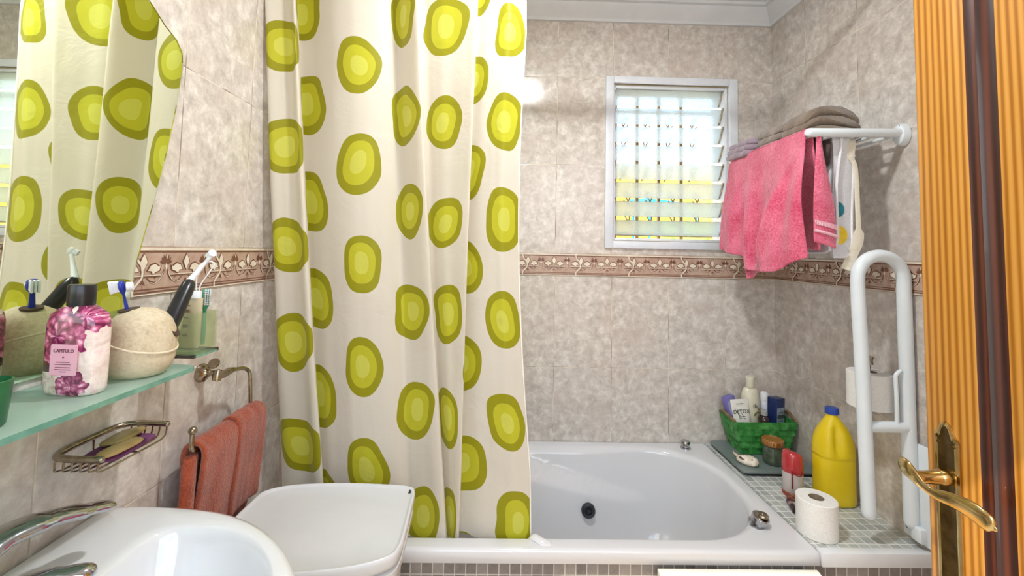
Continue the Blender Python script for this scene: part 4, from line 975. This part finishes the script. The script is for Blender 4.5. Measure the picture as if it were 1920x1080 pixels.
def dot(y, z, r, mat, nm):
    b = nb(); disc_along(b, (1.0052, y, z), [(.001, 0), (r, 0), (r*.98, .0012), (.001, .0014)], (-1, 0, 0), 24); obj(nm, b, mat, wt)
sdot(1.006, 1.535, .024, simple('teal_print', '#1f6d80', '#2b7f90', 60, .9), 'teal_dot'); sdot(1.010, 1.458, .028, simple('yellow_print', '#dfbd2c', '#e8cb48', 60, .9), 'yellow_dot'); dot(-.52, 1.51, .026, simple('rose_print', '#b05a78', '#c06d88', 60, .9), 'rose_dot')
bt = thing('bathrobe_belt', 'cream cloth belt dangling from the rack beside the white towel', 'belt', (1.06, -.60, 1.36))
b = nb(); tube(b, catmull([(1.062, -.600, 1.768), (1.055, -.618, 1.74), (1.050, -.620, 1.700), (1.062, -.622, 1.66), (1.066, -.622, 1.55), (1.066, -.622, 1.45), (1.050, -.620, 1.405), (1.030, -.618, 1.355)], 6), [.009]*14+[.005]*15+[.011]*14, 10, flat=(.4, 1.3)); obj('belt_cloth', b, terry('cream_cloth', '#cfc6b4', '#e0d8c8', 200, .5), bt)

# ---------------------------------------------------------------- fold-up support rail
gb = thing('grab_rail', 'white fold-up support rail with arched top on the right wall', 'grab rail', (1.12, -.635, .66))
GY = -.637; GR = .0178
xl, xr = 1.048, 1.186
b = nb(); cxm = (xl+xr)/2; rr_ = (xr-xl)/2
pts = [V((1.064, GY, .665)), V((1.062, GY, .75)), V((1.058, GY, .95)), V((1.053, GY, 1.15)), V((1.050, GY, 1.22)), V((1.0485, GY, 1.275)), V((1.048, GY, 1.305))]
for i in range(13):
    a = PI-PI*i/12; pts.append(V((cxm+rr_*math.cos(a), GY, 1.330+rr_*math.sin(a))))
pts += [V((xr, GY, 1.305)), V((xr, GY, 1.27)), V((xr, GY, 1.2)), V((1.1865, GY, 1.12)), V((1.187, GY, 1.05)), V((1.187, GY, .95)), V((1.187, GY, .80)), V((1.187, GY, .64))]
tube(b, catmull(pts, 3), GR, 20, roundcap=True); obj('loop_tube', b, M_GRIP, gb)
b = nb(); tube(b, [(1.060, GY, .906), (1.187, GY, .906)], .0155, 16); obj('cross_bar', b, M_GRIP, gb)
b = nb(); tube(b, catmull([(1.150, GY-.004, .912), (1.151, GY-.004, .98), (1.150, GY-.004, 1.045), (1.154, GY-.004, 1.058), (1.164, GY-.004, 1.066)], 5), .0055, 10, roundcap=True); obj('roll_hook', b, M_GRIP, gb)
b = nb(); box(b, 1.198, 1.2065, -.690, -.600, .592, .865, .003); box(b, 1.180, 1.2, -.672, -.640, .600, .640, .004); obj('wall_plate', b, M_GRIP, gb)
for y, z in ((-.612, .615), (-.612, .845)):
    b = nb(); disc_along(b, (1.198, y, z), [(.001, 0), (.004, 0), (.004, .002), (.001, .002)], (-1, 0, 0), 12); obj('screw', b, M_DK, gb)
b = nb(); ro = rrect(-.603, -.560, .700, .735, .003, 0, 2, 2); ri = rrect(-.597, -.566, .706, .729, .002, 0, 2, 2)
b.free()
# toilet roll on its wall holder
hd = thing('roll_holder', 'chrome upright toilet roll holder on the right wall behind the support rail', 'roll holder', (1.2, -.565, .93))
HX, HY = 1.137, -.565
b = nb(); box(b, 1.199, 1.2065, -.600, -.555, .955, .985, .003); tube(b, [(1.200, -.585, .965), (1.18, -.58, .935), (HX, HY, .928)], .004, 8); tube(b, [(HX, HY, .928), (HX, HY, 1.075)], .0045, 10); lathe(b, [(.012, 1.066), (.010, 1.075), (.011, 1.084), (.013, 1.085), (.013, 1.089), (.001, 1.089)], (HX, HY, 0), 18); obj('holder_frame', b, M_NIC, hd)
M_PAP = NT('toilet_paper'); n_ = M_PAP.noise(240, 2, .6); M_PAP.set(col=M_PAP.ramp(n_.outputs[0], [(.3, '#e4e2dd'), (.7, '#f1efeb')]), rough=.95, spec=.1); M_PAP.bump(n_.outputs[0], .3, .001); M_PAP = M_PAP.m
M_CORE = simple('cardboard', '#8d7b66', '#a08e78', 60, .9)
def roll(c, R, h, label, tail=None):
    t = thing('toilet_roll', label, 'toilet roll', c)
    b = nb(); pr = [(.020, 0), (R-.002, 0), (R, .002), (R, h-.002), (R-.002, h), (.020, h)]
    rg = [[V(c)+V((r*math.cos(2*PI*k/48), r*math.sin(2*PI*k/48), z)) for k in range(48)] for r, z in pr]
    RR = [[b.verts.new(p) for p in q] for q in rg]
    for A_, B_ in zip(RR, RR[1:]): ring_faces(b, A_, B_)
    obj('paper', b, M_PAP, t)
    b = nb(); RR = [[b.verts.new(V(c)+V((r*math.cos(2*PI*k/32), r*math.sin(2*PI*k/32), z))) for k in range(32)] for r, z in ((.0200, .0003), (.0200, h-.0003), (.0190, h-.0003), (.0190, .0003))]
    for A_, B_ in zip(RR, RR[1:]+RR[:1]): ring_faces(b, A_, B_)
    obj('cardboard_core', b, M_CORE, t)
    return t
roll((HX, HY, .938), .057, .105, 'white toilet roll upright on the chrome wall holder')
roll((.946, -.592, .5808), .0525, .102, 'white toilet roll standing on the mosaic ledge by the bath corner')

# ---------------------------------------------------------------- things on the ledge
LZ = .5808
# glass scale / tray
gt = thing('bathroom_scale', 'grey glass bathroom scale lying flat under the green basket', 'bathroom scale', (1.04, -.14, LZ))
b = nb(); loft(b, [rrect(.905, 1.198, -.278, -.012, .018, z, 6, 4) for z in (LZ+.012, LZ+.018)]); obj('glass_plate', b, thin_glass('smoked_glass', '#8c9a98', .72, .06), gt, angle=30)
b = nb(); loft(b, [rrect(.925, 1.18, -.268, -.03, .02, z, 6, 4) for z in (LZ, LZ+.0118)]); obj('base', b, M_DK, gt, angle=30)
TZ = LZ+.0182
# basket
bk = thing('green_basket', 'green painted woven basket with rope handles in the corner of the ledge', 'basket', (1.08, -.08, TZ))
M_GB = NT('green_paint'); n_ = M_GB.noise(35, 4, .65); M_GB.set(col=M_GB.ramp(n_.outputs[0], [(.3, '#1f5f27'), (.5, '#37883c'), (.7, '#5ba95c')]), rough=.5); M_GB.bump(n_.outputs[0], .5, .003); M_GB = M_GB.m
def bquad(z, g=0):
    t = (z-TZ)/.130; x0 = .982-.036*t; x1 = 1.165+.030*t; y0 = -.135-.022*t; y1 = -.040+.022*t
    return x0+g, x1-g, y0+g, y1-g
zb = TZ+.130
b = nb(); A = []
for z in (TZ, zb): 
    x0, x1, y0, y1 = bquad(z); lo_ = z
    A.append([V((x0, y0, z)), V((x1, y0, z)), V((x1, y1, z)), V((x0, y1, z))])
I_ = []
for z in (zb, TZ+.006):
    x0, x1, y0, y1 = bquad(z, .006); I_.append([V((x0, y0, z)), V((x1, y0, z)), V((x1, y1, z)), V((x0, y1, z))])
loft(b, A+I_); obj('liner', b, M_GB, bk, smooth=False)
b = nb()
for r in range(5):
    z0 = TZ+.002+r*.0256; 
    for side in range(4):
        n = 7 if side in (0, 2) else 4
        for k in range(n):
            xa0, xa1, ya0, ya1 = bquad(z0+.012); pr = (k+r) % 2
            o_ = .0045 if pr else .0015
            if side == 0: c0, c1, nr = V((xa0, ya0, 0)), V((xa1, ya0, 0)), V((0, -1, 0))
            elif side == 1: c0, c1, nr = V((xa1, ya0, 0)), V((xa1, ya1, 0)), V((1, 0, 0))
            elif side == 2: c0, c1, nr = V((xa1, ya1, 0)), V((xa0, ya1, 0)), V((0, 1, 0))
            else: c0, c1, nr = V((xa0, ya1, 0)), V((xa0, ya0, 0)), V((-1, 0, 0))
            p0 = c0.lerp(c1, k/n); p1 = c0.lerp(c1, (k+1)/n)
            ring0 = [p0+nr*(-.004), p1+nr*(-.004), p1+nr*(o_*.5), p0.lerp(p1, .5)+nr*o_, p0+nr*(o_*.5)]
            loft(b, [[q+V((0, 0, z0)) for q in ring0], [q+V((0, 0, z0+.0246)) for q in ring0]])
obj('woven_strips', b, M_GB, bk, smooth=False)
M_ROPE = simple('rope', '#6d5536', '#8f7750', 150, .9, .5, 300)
for s, x in ((-1, bquad(zb)[0]), (1, bquad(zb)[1])):
    b = nb(); tube(b, catmull([(x, -.145, zb+.002), (x+s*.006, -.11, zb+.010), (x+s*.010, -.088, zb+.016), (x+s*.006, -.06, zb+.012), (x, -.035, zb+.002)], 6), .0055, 8, roundcap=True); obj('handle', b, M_ROPE, bk)
FB = TZ+.0062   # basket floor
# shampoo bottle
def bottle(name, label, cat, x, y, z, prof, cap, mat, capmat, sx_=1, sy_=1, tilt=(0, 0), part='bottle_body'):
    t = thing(name, label, cat, (x, y, z)); q = Matrix.Rotation(tilt[0], 4, 'X') @ Matrix.Rotation(tilt[1], 4, 'Y')
    b = nb(); lathe(b, prof, (x, y, z), 36, 0, q, sx_, sy_); obj(part, b, mat, t, angle=50)
    if cap:
        b = nb(); lathe(b, cap, (x, y, z), 28, 0, q); obj('cap', b, capmat, t, angle=50)
    return t, Matrix.Translation((x, y, z)) @ q
M_CRB = simple('cream_bottle', '#e0dcc8', '#d6d1bb', 15, .25)
t, q = bottle('shampoo_bottle', 'tall cream shampoo bottle with round shoulders at the back of the basket', 'bottle', 1.052, -.072, FB, [(.001, 0), (.033, 0), (.037, .004), (.0375, .15), (.037, .185), (.034, .212), (.028, .230), (.017, .238), (.001, .2382)], [(.016, .2384), (.0165, .24), (.0150, .262), (.018, .278), (.0175, .282), (.001, .283)], M_CRB, M_CRB, 1, .72)
b = nb(); lm = q @ frame_M((.003, -.0305, .170), (1, 0, 0), (0, 0, 1)); text_bm(b, 'th', .024, lm, sx=.9); obj('lettering', b, M_BLK, t, smooth=False)
b = nb(); tube(b, [q @ V((.014+.014*math.cos(a), -.0300, .125+.020*math.sin(a))) for a in [PI*.9-PI*1.15*i/14 for i in range(15)]], .0032, 6); softblock(b, q @ V((.020, -.029, .122)), .014, .003, .022, 0, (0, .3)); softblock(b, q @ V((.020, -.0275, .158)), .012, .003, .008, 0, (0, -.4)); obj('printed_motif', b, simple('olive_print', '#3c4322', '#8a7a2c', 60, .5), t)
# DETOX tube
t = thing('cosmetic_tube', 'white DETOX tube with a green leaf print at the front of the basket', 'tube', (.995, -.118, FB))
b = nb(); rings = []
q = Matrix.Translation((1.006, -.120, FB)) @ Matrix.Rotation(-.075, 4, 'Y') @ Matrix.Rotation(-.12, 4, 'X')
for i in range(12):
    t_ = i/11; z = .002+.196*t_; hw = .028+.010*t_; hd = .017*(1-t_)+.0012
    rings.append([q @ V((hw*math.copysign(abs(math.cos(a))**.8, math.cos(a)), hd*math.sin(a), z)) for a in [2*PI*k/28 for k in range(28)]])
loft(b, rings); obj('tube_body', b, simple('tube_white', '#e8e6df', '#dedcd4', 15, .35), t, angle=60)
lm = q @ frame_M((.0, -.0062, .150), (1, 0, 0), (0, -.0, 1))
b = nb(); text_bm(b, 'DETOX', .0205, lm @ Matrix.Translation((.000, .0, .0012)), sx=1.0)
for (x0, z0, ww) in ((-.004, .030, .030), (.004, -.020, .018), (0, -.028, .026)): box(b, x0-ww/2, x0+ww/2, z0, z0+.0022, .0008, .0014, M=lm)
obj('lettering', b, simple('tube_print_black', '#22251f', rough=.5), t, smooth=False)
b = nb()
for a0, ln, ox in ((-.55, .075, .006), (-.42, .060, .014), (-.28, .050, -.006)):
    p0 = V((ox, -.040, .0016)); d = V((math.sin(a0), math.cos(a0), 0)); n0 = V((d.y, -d.x, 0)); pts = [p0, p0+d*ln*.4+n0*.0012, p0+d*ln, p0+d*ln*.4-n0*.0012]; poly(b, [lm @ p for p in pts])
obj('leaf_print', b, simple('dark_leaf_green', '#27402b', rough=.6), t, smooth=False)
# lavender pack
t = thing('lavender_pack', 'lavender box leaning at the left side of the basket', 'box', (.958, -.085, FB+.03))
q = Matrix.Translation((1.008, -.080, FB+.004)) @ Matrix.Rotation(-.29, 4, 'Y') @ Matrix.Rotation(.25, 4, 'Z')
b = nb(); box(b, -.020, .026, -.014, .014, 0, .205, .002, M=q); obj('carton', b, simple('lavender_print', '#6a63a6', '#7b76b8', 30, .4), t, angle=30)
b = nb(); box(b, -.016, .014, -.0150, -.0142, .135, .190, 0, M=q); obj('label', b, simple('pale_lilac', '#a9a8cf', '#9c9bc8', 80, .5), t, smooth=False)
# white bottle, dark bottle, navy carton
bottle('white_bottle', 'slim white bottle with round cap behind the navy box', 'bottle', 1.128, -.058, FB, [(.001, 0), (.020, 0), (.022, .003), (.022, .165), (.017, .178), (.001, .1782)], [(.0165, .1784), (.0165, .206), (.012, .214), (.001, .2155)], simple('bottle_white', '#dbe1ec', '#cfd6e4', 20, .3), M_BRI, 1, 1, (0, -.04))
t, q = bottle('dark_bottle', 'small dark brown bottle with grey cap between the tube and the navy box', 'bottle', 1.083, -.116, FB, [(.001, 0), (.019, 0), (.0205, .003), (.0205, .120), (.016, .134), (.009, .140), (.001, .1402)], [(.0125, .1404), (.013, .142), (.0125, .160), (.001, .161)], simple('dark_amber', '#2a1c20', '#3a2a2c', 40, .15), simple('grey_cap', '#a5a8a8', rough=.4))
t = thing('navy_carton', 'navy blue toiletry carton with grey label standing in the basket', 'carton', (1.15, -.10, FB))
q = Matrix.Translation((1.140, -.100, FB)) @ Matrix.Rotation(.42, 4, 'Z') @ Matrix.Rotation(.05, 4, 'Y')
b = nb(); box(b, -.030, .022, -.020, .020, 0, .205, .002, M=q); obj('carton', b, simple('navy', '#14244f', '#1c2f62', 30, .3), t, angle=30)
b = nb(); box(b, -.0275, .016, -.0212, -.0202, .07, .170, 0, M=q); obj('label', b, simple('steel_label', '#8f9fb4', '#7d8da3', 40, .35), t, smooth=False)
b = nb(); box(b, -.0270, .0155, -.0219, -.0213, .128, .142, 0, M=q); box(b, -.022, .010, -.0219, -.0213, .150, .153, 0, M=q); box(b, -.022, .006, -.0219, -.0213, .118, .120, 0, M=q); box(b, -.022, .008, -.0219, -.0213, .108, .110, 0, M=q); obj('printing', b, simple('dark_band', '#3b4a43', rough=.5), t, smooth=False)
# jar with wooden lid
t = thing('glass_jar', 'dark glass jar with round wooden lid in front of the green basket', 'jar', (1.060, -.206, TZ))
b = nb(); lathe(b, [(.001, 0), (.032, 0), (.035, .004), (.036, .020), (.0345, .030), (.036, .040), (.0345, .052), (.034, .066), (.030, .069), (.001, .069)], (1.060, -.206, TZ), 36); obj('jar_body', b, simple('dark_green_glass', '#3d4a3e', '#56624f', 40, .12, coat=.5), t)
b = nb(); lathe(b, [(.001, .0695), (.037, .0695), (.038, .071), (.038, .086), (.036, .090), (.033, .091), (.032, .088), (.001, .088)], (1.060, -.206, TZ), 36); obj('jar_lid', b, wood_mat('jar_lid_wood', [(.2, '#7a4a1e'), (.5, '#a26a30'), (.8, '#b98043')], 'X', 3), t)
# shell
t = thing('seashell', 'pale ribbed seashell with dark opening on the glass scale', 'shell', (.955, -.215, TZ))
b = nb(); q = Matrix.Translation((.952, -.222, TZ+.015)) @ Matrix.Rotation(-.55, 4, 'Z') @ Matrix.Rotation(.45, 4, 'X')
rings = []
for i in range(17):
    t_ = -1+2*i/16; x = .038*t_; wdt = .019*(max(0, 1-abs(t_)**2.2))**.5*(1+.25*t_)+.0008; hh = .014*(max(0, 1-abs(t_)**2))**.5+.0006
    ring = []
    for k in range(28):
        a = 2*PI*k/28; rib = 1+.13*abs(math.sin(x*260))*(1 if math.cos(a) > -.2 else .3)
        y_, z_ = wdt*math.cos(a)*rib, hh*math.sin(a)*rib
        ring.append(q @ V((x, y_, z_)))
    rings.append(ring)
loft(b, rings); obj('shell_body', b, simple('shell_ivory', '#cdbfa8', '#eee6d8', 90, .4, .3, 250), t, angle=180)
b = nb(); softblock(b, q @ V((-.004, -.004, .0118)), .048, .013, .004, -.55, (.45, 0), wob=.002, e=.9); obj('opening', b, simple('shell_inside', '#3b2320', '#5a3a30', 90, .25), t)
b = nb(); tube(b, catmull([q @ V((-.032, .006, .004)), q @ V((-.043, .010, .009)), q @ V((-.049, .014, .016))], 4), [.006, .0055, .005, .0045, .004, .003, .0025, .002, .001], 10); obj('shell_tip', b, simple('shell_tip', '#b99f83', '#d8c8b0', 90, .4), t)
# red air freshener
t = thing('air_freshener', 'small air freshener spray with translucent red cap and pale body', 'air freshener', (1.012, -.384, LZ))
b = nb(); lathe(b, [(.001, 0), (.029, 0), (.031, .003), (.031, .068), (.030, .076), (.001, .0762)], (1.016, -.384, LZ), 36); obj('can', b, NT('pale_can').set(col='#c9bfbc', rough=.25).m, t)
b = nb(); lathe(b, [(.001, .0001), (.0325, .0001), (.0322, .012), (.0318, .0122), (.0314, .0001)][1:], (1.016, -.384, LZ), 36, cap=False); obj('base_band', b, simple('base_band_red', '#8c2c26', '#a9503c', 60, .4), t)
b = nb(); rings = []
for z, s in ((.0765, 1.0), (.080, 1.03), (.105, 1.04), (.125, 1.0), (.137, .93), (.1425, .80), (.144, .5)):
    rings.append([V((1.016+.0315*s*math.cos(a), -.384+.0315*s*math.sin(a), LZ+z-(.012*max(0, math.cos(a-.2)) if z > .12 else 0))) for a in [2*PI*k/36 for k in range(36)]])
loft(b, rings); obj('red_cap', b, NT('red_translucent').set(col='#cc3a3f', rough=.2, trans=.25, coat=.4).m, t, angle=60)
b = nb(); box(b, .994, .9975, -.414, -.410, LZ+.03, LZ+.085, .0005); tube(b, catmull([(.996, -.4165, LZ+.083), (1.008, -.4195, LZ+.076), (1.022, -.4195, LZ+.076), (1.034, -.414, LZ+.083)], 4), .0018, 6); obj('trigger_slot', b, simple('dark_red', '#8a1f24', rough=.3), t)
# small reddish-brown razor head + dark lipstick-like tube
t = thing('hair_clip', 'small brown plastic hair clip beside the air freshener base', 'hair clip', (.975, -.425, LZ))
b = nb(); softblock(b, (.986, -.424, LZ+.010), .030, .014, .018, -.5, wob=.002); tube(b, [(.970, -.415, LZ+.014), (.985, -.430, LZ+.020), (1.000, -.442, LZ+.010)], .0035, 8, roundcap=True); obj('clip_body', b, simple('tortoise', '#7a3527', '#a3604a', 90, .25), t)
t = thing('dark_tube', 'dark plum lipstick-sized tube lying on the mosaic ledge', 'cosmetic tube', (.958, -.455, LZ+.009))
b = nb(); tube(b, [(.962, -.444, LZ+.0088), (.945, -.500, LZ+.0088)], .0085, 16); obj('tube_body', b, simple('plum', '#2a1620', '#3a2230', 60, .3), t, angle=40)
b = nb(); tube(b, [(.9575, -.459, LZ+.0088), (.9535, -.472, LZ+.0088)], .0087, 16); obj('label_band', b, simple('band_mauve', '#8f6f74', '#a98a8c', 90, .4), t, angle=40)
# yellow bleach bottle
JX, JY = 1.128, -.425
jg = thing('bleach_bottle', 'large yellow plastic bleach bottle with blue screw cap and moulded grip', 'bottle', (JX, JY, LZ))
b = nb(); rings = []
for z, hw, hd, dx, e in ((0, .052, .040, 0, .7), (.003, .057, .045, 0, .7), (.012, .0595, .047, 0, .7), (.05, .0595, .047, 0, .75), (.10, .0595, .047, 0, .75), (.145, .0600, .047, 0, .75), (.150, .0585, .046, 0, .75), (.154, .0612, .048, 0, .75), (.160, .0610, .048, 0, .78), (.185, .0600, .047, 0, .8), (.205, .0570, .046, 0, .85), (.225, .0500, .043, 0, .9), (.245, .0400, .036, 0, 1), (.260, .0290, .028, -.001, 1), (.272, .0200, .020, -.002, 1), (.279, .0165, .0165, -.002, 1), (.284, .0165, .0165, -.002, 1)):
    ring = []
    for k in range(56):
        a = 2*PI*k/56; x = hw*math.copysign(abs(math.cos(a))**e, math.cos(a)); y = hd*math.copysign(abs(math.sin(a))**e, math.sin(a))
        # moulded handle hollow on the left front
        if .155 < z < .262:
            g = sm((z-.160)/.03)*(1-sm((z-.232)/.03)); w_ = math.exp(-((x+.013)/.012)**2)*(1 if y < 0 else 0)
            y += .017*g*w_
        ring.append(V((JX+x+dx, JY+y, LZ+z)))
    rings.append(ring)
loft(b, rings); o = obj('bottle_body', b, simple('bleach_yellow', '#e2c40e', '#e8cc1c', 12, .32, .12, 90), jg, angle=80)
b = nb(); cp = [(.0185, .2845), (.0195, .286), (.0195, .302), (.018, .305), (.001, .3055)]
rg = [[V((JX-.002+r*(1+.025*math.cos(24*2*PI*k/96))*math.cos(2*PI*k/96), JY+r*(1+.025*math.cos(24*2*PI*k/96))*math.sin(2*PI*k/96), LZ+z)) for k in range(96)] for r, z in cp]
loft(b, rg); obj('screw_cap', b, simple('cap_blue', '#1d3f9a', '#2449a8', 20, .3), jg)['label'] = 'blue ribbed screw cap'

# ---------------------------------------------------------------- ceiling lamp
cl = thing('ceiling_lamp', 'round flush ceiling lamp with opal glass', 'ceiling lamp', (0.145, -0.99, ZTOP))
b = nb(); lathe(b, [(.10, -.0005), (.10, -.02), (.085, -.030), (.062, -.032)], (0.145, -0.99, ZTOP), 40, cap=False); obj('lamp_rim', b, M_WHITE, cl)
m = NT('opal_glass'); em = m.n('ShaderNodeEmission'); em.inputs[0].default_value = (1, .95, .87, 1); em.inputs[1].default_value = 18; m.l(em.outputs[0], m.out.inputs[0])
b = nb(); lathe(b, [(.061, 0), (.061, .004), (.001, .004)], (0.145, -0.99, ZTOP-.034), 32); obj('diffuser', b, m.m, cl)

# ---------------------------------------------------------------- door
DX = 0.83
dr = thing('door_1', None, None, (DX, -1.6, 0)); dr['kind'] = 'structure'; dr['label'] = 'varnished pine door standing open along the right side'
FE = -1.052; HE = -1.80
b = nb(); loft(b, [rrect(DX, DX+.038, FE-.094, FE, [.003, .003, .001, .001], z, 3, 2) for z in (.012, 2.03)]); box(b, DX, DX+.038, HE, HE+.10, .012, 2.03, .002); box(b, DX+.001, DX+.037, HE+.10, FE-.094, .012, .16); box(b, DX+.001, DX+.037, HE+.10, FE-.094, 1.93, 2.03)
obj('stile', b, M_PINE, dr, angle=30)
b = nb()
for y0, y1 in ((FE-.094, FE-.134), (HE+.10, HE+.14)):
    loft(b, [[V((DX+.0005, y0, z)), V((DX+.004, y0+(y1-y0)*.12, z)), V((DX+.006, y0+(y1-y0)*.35, z)), V((DX+.014, y0+(y1-y0)*.55, z)), V((DX+.018, y0+(y1-y0)*.8, z)), V((DX+.019, y1, z)), V((DX+.03, y1, z)), V((DX+.03, y0, z))] for z in (.16, 1.93)])
obj('panel_moulding', b, M_PINED, dr, angle=25)['label'] = 'dark red-brown moulding'
b = nb(); box(b, DX+.016, DX+.024, HE+.13, FE-.13, .16, 1.93); obj('panel', b, M_PINE, dr, smooth=False)
# handle plate with scalloped top
hp = [(-.0215, -.20), (-.0215, .058), (-.0225, .066), (-.017, .070), (-.013, .078), (-.010, .086), (-.004, .091), (.002, .091), (.008, .086), (.012, .076), (.016, .068), (.022, .062), (.0225, .055), (.0225, -.20)]
PY, PZ = -1.092, 1.0
b = nb(); A = [V((DX-.0002, PY-y, PZ+z)) for y, z in hp]; cxp = 0
def ins(p, d): 
    y, z = p; return (y*(1-d/.0225), z-(d if z > 0 else -d))
loft(b, [A, [V((DX-.0035, PY-y, PZ+z)) for y, z in hp], [V((DX-.0055, PY-ins(p, .004)[0], PZ+ins(p, .004)[1])) for p in hp], [V((DX-.0045, PY-ins(p, .0075)[0], PZ+ins(p, .0075)[1])) for p in hp]])
o = obj('handle_plate', b, [M_BRASSD, M_BRASS], dr, angle=25)
for p in o.data.polygons:
    if abs(p.normal.x) < .97: p.material_index = 1
for y in (-.013, .012):
    b = nb(); disc_along(b, (DX-.0045, PY+y, PZ+.052), [(.001, 0), (.0035, 0), (.003, .002), (.001, .0022)], (-1, 0, 0), 12); obj('screw', b, M_BRASSD, o)
b = nb(); disc_along(b, (DX-.004, PY, PZ-.008), [(.013, 0), (.0145, .004), (.0145, .012), (.0130, .016), (.0118, .018), (.0108, .045), (.0112, .050), (.0108, .058)], (-1, 0, 0), 28); 
obj('handle_neck', b, M_BRASS, dr)
HXE = DX-.058; b = nb()
pts = catmull([(HXE-.004, PY+.026, PZ+.003), (HXE-.008, PY+.010, PZ+.000), (HXE-.006, PY-.012, PZ-.014), (HXE-.001, PY-.030, PZ-.021), (HXE+.006, PY-.055, PZ-.019), (HXE+.010, PY-.080, PZ-.020), (HXE+.012, PY-.102, PZ-.026), (HXE+.012, PY-.112, PZ-.030)], 5)
n = len(pts); rad = []
for i in range(n):
    t = i/(n-1); rad.append(.0100+.0045*math.exp(-((t-.10)/.12)**2)-.003*math.exp(-((t-.36)/.1)**2)+.0065*math.exp(-((t-.78)/.20)**2))
rad = [r*(1 if i/(n-1) < .86 else math.sqrt(max(.12, 1-((i/(n-1)-.86)/.15)**2))) for i, r in enumerate(rad)]
tube(b, pts, rad, 20, flat=(1.12, .42), roundcap=True)
obj('lever', b, M_BRASS, dr, angle=60)
